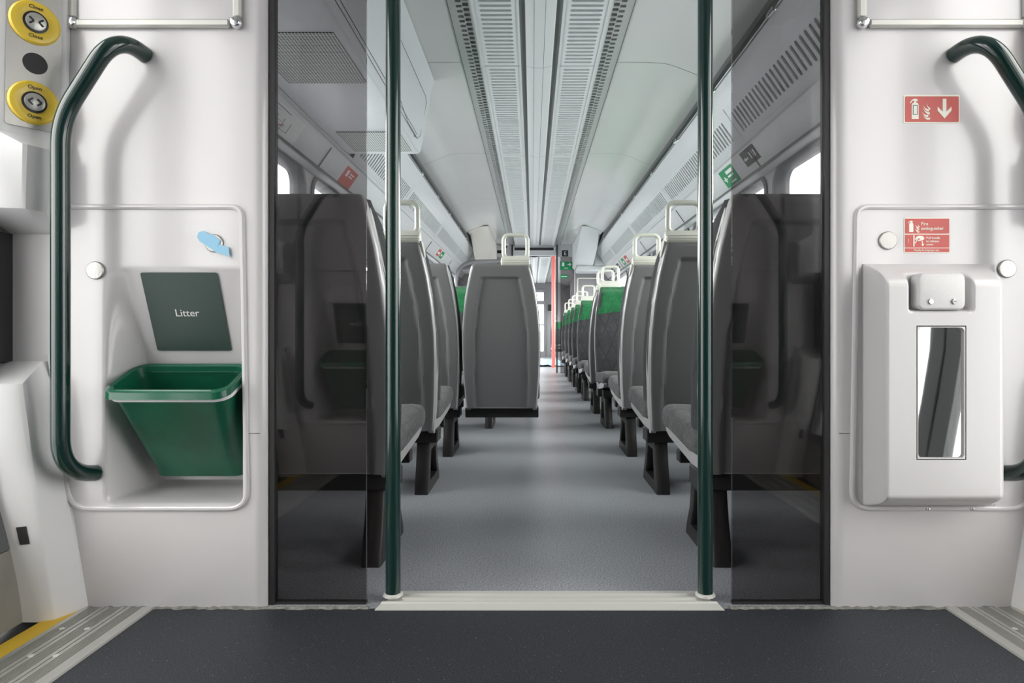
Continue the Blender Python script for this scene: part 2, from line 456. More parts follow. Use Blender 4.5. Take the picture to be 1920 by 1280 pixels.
rack(-1, 4.05, 10.50, 'white slotted luggage rack along the left wall, starting behind the hanging ceiling cabinet')
rack(1, P+.01, 10.50, 'white slotted luggage rack with dark rail along the right wall')

# ------------------------------------------------------------------ ceiling
def ceiling(y0, y1):
    back = MB().box(-1.4, 1.4, y0, y1, 2.262, 2.30)
    struct(back.build('ceiling', 'dark_groove'))
    mb = MB(); k = math.floor(y0/BAY)
    while k*BAY < y1:
        a, b = max(y0, k*BAY)+.0025, min(y1, (k+1)*BAY)-.0025
        if b-a > .02:
            for s in (-1, 1):
                pr = [(.438, 2.208), (.438, 2.203), (.60, 2.203), (.70, 2.198), (.735, 2.192), (.78, 2.178), (.86, 2.147), (.97, 2.102), (.985, 2.096), (.985, 2.11)]
                mb.extrude_y(mirror_prof(pr, s), a, b)
                mb.extrude_y(mirror_prof([(.985, 2.10), (1.40, 2.10)], s), a, b)
        k += 1
    struct(mb.build('ceiling', 'ceiling_panel', angle=25))
    # slotted air grilles, either side of the centre duct
    for s in (-1, 1):
        g = MB(); e = MB()
        frg = lambda u, v, d, s=s: (s*u, v, 2.182+d)
        frp = lambda u, v, d, s=s: (s*u, v, 2.200+d)
        k = math.floor(y0/BAY)
        while k*BAY < y1:
            a, b = max(y0, k*BAY)+.003, min(y1, (k+1)*BAY)-.003
            if b-a > .1:
                n = max(1, int((b-a-.03)/.0445)); p = .0445; st = (a+b)/2-n*p/2
                for (v0, v1) in ((a, st), (st+n*p, b)): g.grid([.112, .316], [v0, v1], lambda u, v: frg(u, v, 0))
                for i in range(n):
                    v0 = st+i*p; hole_cell(g, frg, .112, .316, v0, v0+p, .138, .293, v0+.0125, v0+.034, .0105, .010, n=3, back=False)
                # raised side flanges
                for (u0, u1) in ((.104, .114), (.314, .326)):
                    g.box(s*u0, s*u1, a, b, 2.176, 2.20)
            k += 1
        struct(MB().box(s*.128, s*.304, y0, y1, 2.1915, 2.1945).build('trim_26', 'vent_backing'))
        struct(g.build('trim_3' if s < 0 else 'trim_4', 'vent_panel', angle=30))
        n = int((y1-y0)/.049)
        for i in range(n):
            v0 = y0+i*.049
            hole_cell(e, frp, .336, .372, v0, v0+.049, .342, .370, v0+.006, v0+.034, .003, .012, n=1, back=False)
            hole_cell(e, frp, .372, .410, v0, v0+.049, .374, .402, v0+.024, v0+.0485, .003, .012, n=1, back=False)
        e.grid([.410, .437], [y0, y1], lambda u, v: frp(u, v, 0))
        struct(e.build('trim_5' if s < 0 else 'trim_6', 'perforated_strip', smooth=False))
        struct(MB().box(s*.326, s*.336, y0, y1, 2.185, 2.235).build('trim_7' if s < 0 else 'trim_8', 'vent_panel'))
        struct(MB().box(s*.437, s*.440, y0, y1, 2.198, 2.206).build('trim_9' if s < 0 else 'trim_10', 'dark_groove'))
    c = MB()
    for s in (-1, 1): struct(MB().box(s*.073, s*.104, y0, y1, 2.199, 2.203).build('trim_25', 'groove_grey'))
    k = math.floor(y0/BAY)
    while k*BAY < y1:
        a, b = max(y0, k*BAY)+.0015, min(y1, (k+1)*BAY)-.0015
        if b-a > .02:
            c.extrude_y([(-.075, 2.23), (-.075, 2.186), (-.068, 2.18), (-.033, 2.172)], a, b)
            c.extrude_y([(-.031, 2.176), (-.031, 2.171), (.021, 2.171), (.021, 2.176)], a, b)
            c.extrude_y([(.023, 2.172), (.066, 2.18), (.073, 2.186), (.073, 2.23)], a, b)
        k += 1
    struct(c.build('trim_11', 'vent_panel', angle=30))
MATS['perforated_strip'] = mat('perforated_strip', (.50, .51, .50), .28, metal=.25)
ceiling(-3.9, END)
ceiling(V2, END2)
# vestibule ceiling between the far screens
struct(MB().box(-1.4, 1.4, END, V2, 2.2, 2.3).build('ceiling', 'ceiling_panel'))

# ------------------------------------------------------------------ the screen walls of the vestibule
def body_x(z):   # tumblehome of the body side (|x|)
    pts = [(0, 1.10), (.3, 1.149), (.6, 1.181), (2.2, 1.19)]
    for (a, xa), (b, xb) in zip(pts, pts[1:]):
        if z <= b: return xa+(xb-xa)*(z-a)/(b-a)
    return 1.19
def recess(u, v):
    """depth of the litter niche at |x| = u, height v"""
    if not (.20 < v < .84): return 0
    xl = smooth(1.060, 1.010, u); xr = smooth(.7295, .7345, u)
    back = max(0, min(.172, .385*(.808-v)+.002)) * smooth(.820, .800, v)
    bot = smooth(.243, .268, v)
    return back*xl*xr*bot
def screen_wall(s, far, niche, name):
    """s: side of the coach; far: True for the wall ahead, False for the one behind the viewer"""
    yf = (lambda d: P+d) if far else (lambda d: Q-d)
    us = sorted(set([round(x, 4) for x in frange(.675, .703, 8)+[.71, .722]+frange(.728, .738, 6)+frange(.745, 1.0, 14)+frange(1.005, 1.07, 14)+[1.1, 1.15, 1.2, 1.30]]))
    vs = sorted(set([round(x, 4) for x in [0, .1, .2]+frange(.235, .275, 12)+frange(.29, .78, 26)+frange(.79, .83, 8)+[.9, 1.1, 1.4, 1.8, 2.1]]))
    def fn(u, v):
        d = recess(u, v) if niche else 0
        if u < .703: d += .028 - sqrt(max(0, .028**2-(.703-u)**2))
        return (s*u, yf(d), v)
    mb = MB().grid(us, vs, fn)
    # saloon side: flat sheet, and the box behind the niche
    mb.box(s*.675, s*1.30, yf(.028), yf(.034), 0, 2.1) if not niche else None
    if niche:
        for (x0, x1, z0, z1) in ((.675, .722, 0, 2.1), (1.075, 1.30, 0, 2.1), (.722, 1.075, 0, .228), (.722, 1.075, .83, 2.1)):
            mb.box(s*x0, s*x1, yf(.0283), yf(.034), z0, z1)
        mb.extrude_x([(yf(.03), .228), (yf(.180), .228), (yf(.180), .33), (yf(.03), .83)], s*.722, s*.7225)
        mb.extrude_x([(yf(.03), .228), (yf(.180), .228), (yf(.180), .33), (yf(.03), .83)], s*1.0745, s*1.075)
        mb.loft([[(s*.722, yf(.03), .228), (s*.722, yf(.18), .228), (s*.722, yf(.18), .33), (s*.722, yf(.03), .83)], [(s*1.075, yf(.03), .228), (s*1.075, yf(.18), .228), (s*1.075, yf(.18), .33), (s*1.075, yf(.03), .83)]], closed=False)
    w = struct(mb.build(name, 'white_moulding', angle=40))
    # rounded raised rim round the module
    yr = yf(-.001)
    def rim(x0, x1, x1b, z0, z1):
        """outline with the outer lower corner pulled in along the body side"""
        pts = [(x1b, z0+.05), (x1, z1)]
        return fillet([(1.187, 0, z1), (x0+.012, 0, z1), (x0, 0, z0), (x1b, 0, z0), (1.187, 0, z1-.35)], [.028, .045, .05], 8)
    path = rim(.731-.012, 1.187, 1.142, .238, .955)
    path = [(s*p.x, yr, p.z) for p in path]
    struct(MB().tube(path, .0065, 10).build('trim_12' if s < 0 else 'trim_13', 'white_moulding'))
    # panel joint beside the module and sealant along the floor
    struct(MB().box(s*.690, s*.716, yf(-.0008), yf(.002), .4155, .417).build('trim_14' if s < 0 else 'trim_15', 'dark_groove'))
    return w
screen_wall(-1, True, True, 'wall_front')
screen_wall(1, True, False, 'wall_front')
screen_wall(-1, False, True, 'wall_back')
screen_wall(1, False, True, 'wall_back')
bead = MB()
random.seed(3)
for s in (-1, 1):
    xs = frange(.43, 1.10, 60)
    rows = []
    for x in xs:
        h = random.uniform(.002, .007); w = random.uniform(.002, .009)
        rows.append([(s*x, P-.001-w, .0003), (s*x, P-.001, h), (s*x, P+.012, .0003)])
    bead.loft(rows)
struct(bead.build('trim_16', 'sealant'))

def poster_frame(s, far):
    yf = (lambda d: P+d) if far else (lambda d: Q-d)
    n = 'left' if s < 0 else 'right'
    t = thing('poster_frame', 'silver poster frame high on the %s white wall%s' % (n, '' if far else ' behind the viewer'), 'poster frame', (s*.93, yf(0), 1.7))
    x0, x1, z0, z1 = .730, 1.140, 1.378, 1.98
    for (a, b, c, d) in ((x0+.026, x1-.02, z0, z0+.019), (x0+.026, x1-.02, z1-.019, z1), (x0, x0+.019, z0+.022, z1-.02), (x1-.019, x1, z0+.022, z1-.02)):
        MB().box(s*a, s*b, yf(0), yf(-.014), c, d, .004).build('rail', 'aluminium_pale', t)
    for (cx, cz) in ((x0+.0125, z0+.0115), (x0+.0125, z1-.01), (x1-.0095, z0+.0115), (x1-.0095, z1-.01)):
        MB().disc_stack((s*cx, yf(0), cz), (0, -1 if far else 1, 0), [(.0135, 0), (.0135, .012), (.010, .017), (.004, .019)], 16).build('corner_piece', 'polished_steel', t)
    MB().box(s*(x0+.018), s*(x1-.018), yf(-.001), yf(-.004), z0+.018, z1-.018).build('panel', 'white_moulding', t)
for s in (-1, 1): poster_frame(s, True)

# grab rails bent out from the wall
def grab_rail(s, far, label):
    yf = (lambda d: P+d) if far else (lambda d: Q-d)
    X = lambda x: s*(x+.041)
    t = thing('grab_rail', label, 'grab rail', (X(1.05), yf(-.08), .75))
    pts = fillet([(X(.921), yf(.0), 1.3155), (X(.934), yf(-.09), 1.327), (X(1.057), yf(-.090), 1.133), (X(1.057), yf(-.090), .340), (X(1.040), yf(0), .322)], [.078, .06, .080], 14)
    MB().tube(pts, .0192, 28).build('rail', 'green_gloss', t)
    return t
grab_rail(-1, True, 'dark green bent grab rail on the left wall beside the litter bin')
grab_rail(1, True, 'dark green bent grab rail at the right edge beside the extinguisher cover')
grab_rail(-1, False, 'dark green grab rail behind the viewer, mirrored in the left tinted screen')
grab_rail(1, False, 'dark green grab rail behind the viewer, mirrored in the right tinted screen')

# litter bins in their niches
def litter_bin(s, far, label, label2, txt=True):
    yf = (lambda d: P+d) if far else (lambda d: Q-d)
    X = lambda x: s*(x+.041)
    t = thing('litter_bin', label, 'bin', (X(.84), yf(.14), .29))
    def loop(x0, x1, df, db, zf, zb, r, n=6, inset=0.0):
        out = []
        for (u, w) in rrect(x0+inset, x1-inset, df+inset, db-inset, r, n):
            k = (w-df)/(db-df); out.append((X(u), yf(w), zf+(zb-zf)*k))
        return out
    top = (.706, .979, -.060, .072, .522, .574); bot = (.727, .945, .085, .160, .294, .296)
    def mid(k): return tuple(a+(b-a)*k for a, b in zip(top, bot))
    rows = [loop(*mid(1), .018, inset=.008), loop(*mid(.985), .026)] + [loop(*mid(1-k), .030) for k in (.1, .3, .5, .7, .85, .93)]
    MB().loft(rows+[loop(*mid(.07), .03, inset=.004)]+[loop(*mid(k), .028, inset=.004) for k in (.3, .6, .9)]+[loop(*mid(.965), .02, inset=.006)]).build('body', 'green_plastic', t)
    m = mid(.03)
    MB().loft([loop(*mid(.105), .03, inset=-.001), loop(*mid(.105), .032, inset=-.0062), loop(*mid(.065), .032, inset=-.0062), loop(*mid(.065), .03, inset=.0)], caps=False).build('liner_band', 'white_paint', t)['label'] = 'thin white band under the rim'
    rp = []
    o1 = loop(*top, .034, inset=-.009); o2 = loop(*top, .034, inset=-.006); i1 = loop(*top, .030, inset=.004); i0 = loop(*mid(.08), .030, inset=.005)
    lower = [(x, y, z-.016) for x, y, z in o1]
    up = [(x, y, z+.004) for x, y, z in loop(*top, .032, inset=-.002)]
    MB().loft([i0, i1, up, o2, o1, lower, [(x, y, z-.015) for x, y, z in i1]], caps=False).build('rim', 'green_rim', t)
    # label plate on the sloping back
    sg = thing('litter_sign', label2, 'sign', (X(.84), yf(.04), .70))
    zt, zb = .799, .611
    def pl(u, v, d):   # v 0..1 from bottom
        z = zb+(zt-zb)*v
        return (X(u), yf(.385*(.808-z)+.002-.0025-d), z)
    out = [(.751+.184*a, b) for a, b in rrect(0, 1, 0, 1, .03, 4)]
    MB().loft([[pl(u, v, 0) for u, v in out], [pl(u, v, .001) for u, v in out]]).build('plate', 'sign_green_dark', sg)
    Vv = Vector((0, -.385 if far else .385, 1)).normalized()
    c = pl(.842, .49, .0016)
    text('lettering', 'Litter', .0262, c, (1 if far else -1, 0, 0), Vv, 'white_paint', sg, bold=.0001)
litter_bin(-1, True, 'dark green open litter bin set in the niche of the left wall', 'dark green plate reading Litter above the bin in the left wall')
litter_bin(-1, False, 'green litter bin behind the viewer, mirrored faintly in the left tinted screen', 'plate reading Litter behind the viewer, mirrored faintly in the left screen')
litter_bin(1, False, 'green litter bin behind the viewer, mirrored faintly in the right tinted screen', 'plate reading Litter behind the viewer, mirrored faintly in the right screen')

# lock discs on the modules
def disc(px, py, label, far=True):
    o = MB().disc_stack((wx(px), P, wz(py)), (0, -1, 0), [(.0215, 0), (.0215, .0035), (.0195, .0055), (.001, .0057)], 32).build('lock_disc', 'disc_steel')
    tag(o, label, 'lock disc')
disc(180, 507, 'round steel lock disc between the left grab rail and the litter sign')
disc(402, 456, 'round steel lock disc half covered by blue tape above the litter sign')
disc(1664, 451, 'round steel lock disc left of the small red extinguisher notice')
disc(1887, 504, 'round steel lock disc right of the extinguisher cover top')
def tape():
    t = thing('blue_tape', 'torn strip of pale blue masking tape stuck across a lock disc on the left wall', 'tape', (wx(404), P-.006, wz(460)))
    pts = [(375, 436), (385, 433), (391, 440), (402, 440), (416, 452), (414, 459), (431, 464), (433, 483), (424, 478), (408, 474), (401, 469), (386, 459), (377, 453), (372, 445)]
    MB().loft([[(wx(a), P-.0062-d, wz(b)) for a, b in pts] for d in (0, .0006)]).build('strip', 'tape_blue', t)
    pts = [(389, 437), (415, 452), (411, 462), (386, 449)]
    MB().loft([[(wx(a), P-.0069-d, wz(b)) for a, b in pts] for d in (0, .0005)]).build('second_layer', 'tape_blue', t)
tape()

# ------------------------------------------------------------------ red notices
def flame(mb, cx, cy, w, h, fr, d0, d1):
    for (x0, y0, x1, y1, wd) in ((.0, .86, .85, .52, .13), (.5, .98, 1.0, .62, .12), (.05, .66, .95, .33, .14), (-.05, .40, .75, .18, .13), (.05, .20, .98, .02, .12)):
        a = []; b = []
        for k in range(7):
            t = k/6; x = x0+(x1-x0)*t; y = y0+(y1-y0)*t-.10*sin(pi*t); hw = wd*sin(pi*min(1, t*.55+.02))/2
            a.append((cx+(x-.5)*w, cy+(y-.5)*h+hw*h)); b.append((cx+(x-.5)*w, cy+(y-.5)*h-hw*h))
        plate(mb, a+b[::-1], fr, d0, d1)
def extinguisher(mb, cx, cy, w, h, fr, d0, d1):
    """pale silhouette of an extinguisher"""
    out = []
    bx = .5
    plate(mb, [(cx-w*.36, cy-h*.5), (cx+w*.5, cy-h*.5), (cx+w*.5, cy+h*.20), (cx+w*.40, cy+h*.28), (cx+w*.22, cy+h*.32), (cx-w*.08, cy+h*.32), (cx-w*.26, cy+h*.28), (cx-w*.36, cy+h*.20)], fr, d0, d1)
    plate(mb, [(cx-w*.05, cy+h*.31), (cx+w*.19, cy+h*.31), (cx+w*.19, cy+h*.40), (cx+w*.40, cy+h*.36), (cx+w*.40, cy+h*.44), (cx+w*.19, cy+h*.5), (cx-w*.05, cy+h*.5), (cx-w*.35, cy+h*.44), (cx-w*.58, cy+h*.30), (cx-w*.5, cy+h*.26), (cx-w*.30, cy+h*.38), (cx-w*.05, cy+h*.42)], fr, d0, d1)
def arrow_down(mb, cx, cy, w, h, fr, d0, d1):
    plate(mb, [(cx-w*.13, cy+h*.5), (cx+w*.13, cy+h*.5), (cx+w*.13, cy-h*.16), (cx+w*.5, cy+h*.10), (cx+w*.5, cy-h*.10), (cx, cy-h*.5), (cx-w*.5, cy-h*.10), (cx-w*.5, cy+h*.10), (cx-w*.13, cy-h*.16)], fr, d0, d1)
def red_big():
    t = thing('extinguisher_arrow_sign', 'red sign with extinguisher, flames and down arrow on the upper right wall', 'sign', (wx(1747), P, wz(205)))
    fr = lambda u, v, d: (wx(u), P-d, wz(v))
    MB().loft([[fr(u, v, d) for u, v in rrect(1694, 1799, 178, 231, 3)] for d in (0, .0012)]).build('border', 'sign_pale', t)
    MB().loft([[fr(u, v, d) for u, v in rrect(1696.5, 1797, 181, 229, 2)] for d in (.0012, .0018)]).build('field', 'sign_red', t)
    f2 = lambda u, v, d: (u, P-d, v)
    m = MB(); k = 1/788
    extinguisher(m, wx(1714), wz(204.5), 15*k, 38*k, f2, .0018, .0024)
    flame(m, wx(1736), wz(208), 14*k, 30*k, f2, .0018, .0024)
    arrow_down(m, wx(1770), wz(204), 26*k, 37*k, f2, .0018, .0024)
    m.build('pictogram', 'sign_pale', t, smooth=False, weld=False)
    m = MB(); x, z = wx(1715.3), wz(206.5)
    for (a, b, c, d) in ((-4.5, 4.5, 8, 9), (-4.5, 4.5, -9, -8), (-4.5, -3.6, -9, 9), (3.6, 4.5, -9, 9)):
        m.box(x+a*k, x+b*k, P-.0029, P-.0024, z+c*k, z+d*k)
    m.build('pictogram_outline', 'dark_groove', t, smooth=False)
red_big()
def red_small():
    t = thing('extinguisher_notice', 'small red notice reading Fire extinguisher above the right wall cover', 'sign', (wx(1737), P, wz(441)))
    fr = lambda u, v, d: (wx(u), P-d, wz(v)); k = 1/788
    MB().loft([[fr(u, v, d) for u, v in rrect(1695, 1781, 408, 474, 2.5)] for d in (0, .0012)]).build('border', 'sign_pale', t)
    for (a, b) in ((410, 438), (440, 464), (465.5, 472.5)):
        MB().loft([[fr(u, v, d) for u, v in rrect(1696.5, 1779, a, b, 1)] for d in (.0012, .0018)]).build('field', 'sign_red', t)
    f2 = lambda u, v, d: (u, P-d, v)
    m = MB(); extinguisher(m, wx(1707), wz(424.5), 9*k, 21*k, f2, .0018, .0024); flame(m, wx(1719), wz(427), 8*k, 16*k, f2, .0018, .0024)
    # hand pulling the cover handle
    plate(m, [(wx(1711.6), wz(441.5)), (wx(1713.8), wz(441.5)), (wx(1713.8), wz(462.5)), (wx(1711.6), wz(462.5))], f2, .0018, .0024)
    plate(m, [(wx(1714), wz(456)), (wx(1720), wz(446.2)), (wx(1721.3), wz(447)), (wx(1715.5), wz(456.5))], f2, .0018, .0024)
    plate(m, [(wx(1714.5), wz(449)), (wx(1718), wz(443.5)), (wx(1723), wz(442)), (wx(1729), wz(442.5)), (wx(1732), wz(446)), (wx(1731.5), wz(449)), (wx(1727), wz(451)), (wx(1721), wz(452.5)), (wx(1720.5), wz(451)), (wx(1725), wz(448)), (wx(1720), wz(446)), (wx(1716.5), wz(450))], f2, .0018, .0024)
    plate(m, [(wx(1727), wz(452)), (wx(1728.6), wz(451.6)), (wx(1730), wz(457.5)), (wx(1732), wz(457)), (wx(1729.5), wz(461.8)), (wx(1726.3), wz(458.4)), (wx(1728.2), wz(458))], f2, .0018, .0024)
    m.build('pictogram', 'sign_pale', t, smooth=False, weld=False)
    U, V = (1, 0, 0), (0, 0, 1)
    def tx(b, size, px, py): text('lettering', b, size*k, (wx(px), P-.0022, wz(py)), U, V, 'sign_pale', t, align='LEFT', bold=.00008)
    tx('Fire', 8.6, 1726, 420); tx('extinguisher', 8.6, 1726, 428.5); tx('1', 9, 1699.5, 452)
    tx('Pull handle', 6.0, 1735.5, 446.3); tx('to release', 6.0, 1735.5, 452.3); tx('cover', 6.0, 1735.5, 458.3)
    tx('Penalty for improper use', 4.6, 1713, 469)
red_small()

# ------------------------------------------------------------------ extinguisher cover on the right wall
def ext_cover():
    t = thing('extinguisher_cover', 'grey moulded fire extinguisher cover with vertical window on the right wall', 'cover', (.90, P, .53))
    X0, X1, Z0, Z1 = .744, 1.060, .244, .819       # footprint on the wall
    D = .098
    def f(u, v):
        # side flanks: near vertical on the left, sloping right, sloping top and bottom
        l = smooth(X0, X0+.007, u)**.5; r = max(0, min(1, (X1-u)/.058)); r = 1-(1-r)**1.6 if r < 1 else 1
        b = max(0, min(1, (v-Z0)/.047)); b = 1-(1-b)**1.7; tp = max(0, min(1, (Z1-v)/.060)); tp = 1-(1-tp)**1.9
        d = D*min(l, 1)*min(r, 1)*min(b, tp)
        # bay for the handle
        nx = smooth(.796, .812, u)*smooth(.946, .930, u); nz = smooth(.700, .712, v)
        d = d*(1-nx*nz) + min(d, D-.030)*(nx*nz)
        return d
    hx0, hx1, hz0, hz1 = .817, .924, .374, .669
    us = sorted(set([round(x, 5) for x in [X0-.0001]+frange(X0, X0+.008, 5)+frange(X0+.012, .79, 4)+frange(.794,.814,8)+[hx0]+frange(.825, .92, 8)+[hx1]+frange(.929, .948, 8)+frange(.96,X1-.06,4)+frange(X1-.058, X1, 18)]))
    vs = sorted(set([round(x, 5) for x in frange(Z0, Z0+.05, 12)+[.31, .34, hz0]+frange(.38, hz1-.005, 8)+[hz1]+frange(.68, .72, 14)+frange(.73, .755, 4)+frange(.758, Z1, 14)]))
    mb = MB(); n = len(us)
    pts = [(u, P-f(u, v), v) for v in vs for u in us]
    fs = []
    for j in range(len(vs)-1):
        for i in range(n-1):
            cu, cv = (us[i]+us[i+1])/2, (vs[j]+vs[j+1])/2
            if hx0 < cu < hx1 and hz0 < cv < hz1: continue
            fs.append((j*n+i, j*n+i+1, (j+1)*n+i+1, (j+1)*n+i))
    mb.add(pts, fs)
    mb.build('shell', 'white_moulding_cover', t, angle=50)
    # window surround with rounded corners, then the pane
    fr = lambda u, v, d: (u, P-D+d, v)
    m = MB(); hole_cell(m, fr, hx0-.002, hx1+.002, hz0-.002, hz1+.002, hx0+.002, hx1-.002, hz0+.002, hz1-.002, .010, .008, n=5, back=False)
    m.build('window_surround', 'white_moulding_cover', t)
    MB().box(hx0-.001, hx1+.001, P-D+.006, P-D+.008, hz0-.001, hz1+.001).build('window_pane', 'mirror_pane', t)['label'] = 'shiny reflecting pane'
    # release handle
    out = rrect(.9085-.012, 1.003+.012-.012, .7065, .789, .014, 6)
    yb = P-D+.026
    h = MB().loft([[(u, yb-d, v) for u, v in rrect(.8175+i, .925-i, .7065+i, .789-i, .014, 6)] for d, i in ((0, 0), (.022, 0), (.027, .003), (.028, .006))])
    h.build('release_handle', 'white_casing_grey', t)
    for x in (.8435, .8955):
        o = MB().disc_stack((x+.002, yb-.028, .7245), (0, -1, 0), [(.0062, 0), (.0062, .002), (.005, .003)], 18).build('screw', 'polished_steel', t)
        MB().box(x+.002-.003, x+.002+.003, yb-.0318, yb-.0309, .7239, .7251).build('slot', 'dark_groove', o)
    for x in (.855, .955):
        MB().disc_stack((x, P-.075, .258), (0, -.4, -1), [(.005, 0), (.005, .003), (.003, .004)], 14).build('screw', 'strip_metal', t)
mat('white_moulding_cover', (.60, .59, .595), .33, coat=.2)
mat('white_casing_grey', (.62, .615, .615), .4, noise=(400, .05))
ext_cover()

# ------------------------------------------------------------------ tinted draught screens and poles
def draught_screen(s, y, label, pole_label=None, z0=.004):
    t = thing('draught_screen', label, 'glass screen', (s*.56, y, 0))
    MB().box(s*.443, s*.664, y-.005, y+.005, z0, 2.19).build('glass_pane', 'tinted_glass', t, smooth=False)
    MB().box(s*.663, s*.6745, y-.012, y+.012, 0, 2.19).build('edge_seal', 'rubber', t)
    MB().box(s*.443, s*.664, y-.008, y+.008, 0, .006).build('bottom_seal', 'rubber', t)
draught_screen(-1, P+.030, 'tall smoked glass screen left of the aisle opening')
draught_screen(1, P+.030, 'tall smoked glass screen right of the aisle opening')
def pole(x, y, label, m='green_gloss', r=.0183):
    t = thing('grab_pole', label, 'pole', (x, y, .012))
    MB().tube([(x, y, .014), (x, y, 2.195)], r, 32).build('tube', m, t)
    MB().disc_stack((x, y, .013), (0, 0, 1), [(r+.006, 0), (r+.005, .004), (r+.001, .007)], 32).build('base_ring', 'aluminium_pale', t)
    return t
pole(-.382, 1.583, 'dark green vertical pole left of the aisle opening')
pole(.383, 1.583, 'dark green vertical pole right of the aisle opening')

def threshold():
    t = thing('threshold_plate', 'ribbed pale aluminium threshold plate across the aisle opening between the poles', 'threshold', (0, 1.56, 0))
    prof = [(1.524, .0), (1.524, .002), (1.545, .0075), (1.549, .0105), (1.553, .0105), (1.555, .005), (1.573, .005), (1.575, .0105), (1.579, .0105), (1.581, .005), (1.599, .005), (1.601, .0105), (1.605, .0105), (1.607, .0055), (1.626, .0065), (1.632, .003), (1.632, 0)]
    rows = []
    for sx in (-1, 1):
        rows.append([(sx*(.413 - max(0, min(1, (y-1.524)/.108))*.045), y, z) for y, z in prof])
    MB().loft(rows).build('plate', 'aluminium_pale', t, angle=20)
threshold()

# ------------------------------------------------------------------ door pillars, control panel, doors
def pillar(s, far):
    n = 'left' if s < 0 else 'right'
    yf = (lambda y: y) if far else (lambda y: P+Q-y)
    X = lambda x: s*(x+.041)
    def pt(p, z): return (X(p[0]), yf(p[1]), z)
    # lower casing
    L = [(.0, [(1.055, 1.54), (1.06, 1.534), (1.089, 1.476), (1.094, 1.471), (1.120, 1.462), (1.24, 1.462), (1.24, 1.54)]),
         (.012, [(1.055, 1.54), (1.06, 1.534), (1.089, 1.476), (1.094, 1.471), (1.120, 1.462), (1.24, 1.462), (1.24, 1.54)]),
         (.30, [(1.100, 1.54), (1.108, 1.534), (1.117, 1.456), (1.123, 1.449), (1.168, 1.428), (1.26, 1.428), (1.26, 1.54)]),
         (.525, [(1.130, 1.54), (1.139, 1.534), (1.144, 1.452), (1.151, 1.444), (1.196, 1.428), (1.27, 1.428), (1.27, 1.54)]),
         (.541, [(1.132, 1.54), (1.141, 1.534), (1.149, 1.456), (1.156, 1.449), (1.200, 1.434), (1.27, 1.434), (1.27, 1.54)]),
         (.588, [(1.138, 1.54), (1.142, 1.536), (1.160, 1.532), (1.165, 1.531), (1.205, 1.530), (1.27, 1.53), (1.27, 1.54)])]
    t = thing('pillar_casing', 'white moulded lower door pillar casing at the %s edge%s' % (n, '' if far else ', behind the viewer'), 'casing', (X(1.15), yf(1.5), 0))
    MB().loft([[pt(p, z) for p in ps] for z, ps in L]).build('casing', 'white_casing', t, angle=28)
    MB().loft([[(X(a), yf(b), z) for a, b, z in q] for q in ([(1.128, 1.4575-.010, .182), (1.143, 1.4505-.010, .182), (1.149, 1.447-.010, .222), (1.133, 1.4540-.010, .222)], [(1.128, 1.475, .182), (1.143, 1.475, .182), (1.149, 1.475, .222), (1.133, 1.475, .222)])]).build('slot', 'rubber', t)['label'] = 'small black catch slot'
    # upper housing
    U = [(.890, [(1.130, 1.536), (1.135, 1.535), (1.16, 1.535), (1.19, 1.534), (1.236, 1.533), (1.236, 1.54), (1.130, 1.54)]),
         (.932, [(1.130, 1.536), (1.118, 1.487), (1.130, 1.441), (1.136, 1.437), (1.192, 1.428), (1.25, 1.45), (1.25, 1.54)]),
         (.945, [(1.128, 1.536), (1.114, 1.484), (1.128, 1.438), (1.134, 1.433), (1.192, 1.424), (1.26, 1.45), (1.26, 1.54)]),
         (1.075, [(1.120, 1.536), (1.108, 1.486), (1.126, 1.440), (1.132, 1.434), (1.192, 1.422), (1.27, 1.45), (1.27, 1.54)]),
         (1.100, [(1.106, 1.536), (1.098, 1.512), (1.168, 1.424), (1.176, 1.418), (1.205, 1.416), (1.27, 1.44), (1.27, 1.54)]),
         (1.115, [(1.103, 1.536), (1.096, 1.514), (1.172, 1.421), (1.180, 1.415), (1.21, 1.413), (1.27, 1.44), (1.27, 1.54)]),
         (2.10, [(1.087, 1.536), (1.080, 1.514), (1.156, 1.421), (1.164, 1.415), (1.21, 1.413), (1.27, 1.44), (1.27, 1.54)])]
    t2 = thing('pillar_housing', 'white upper pillar housing that carries the door buttons at the %s edge%s' % (n, '' if far else ', behind the viewer'), 'housing', (X(1.15), yf(1.48), .9))
    MB().loft([[pt(p, z) for p in ps] for z, ps in U]).build('housing', 'white_casing', t2, angle=28)
    # header over the doors and rubber edges
    MB().box(X(1.236), X(1.246), yf(1.43), yf(1.5365), .588, .89).build('rubber_edge', 'rubber', t2)
    if far:
        control(s, n)
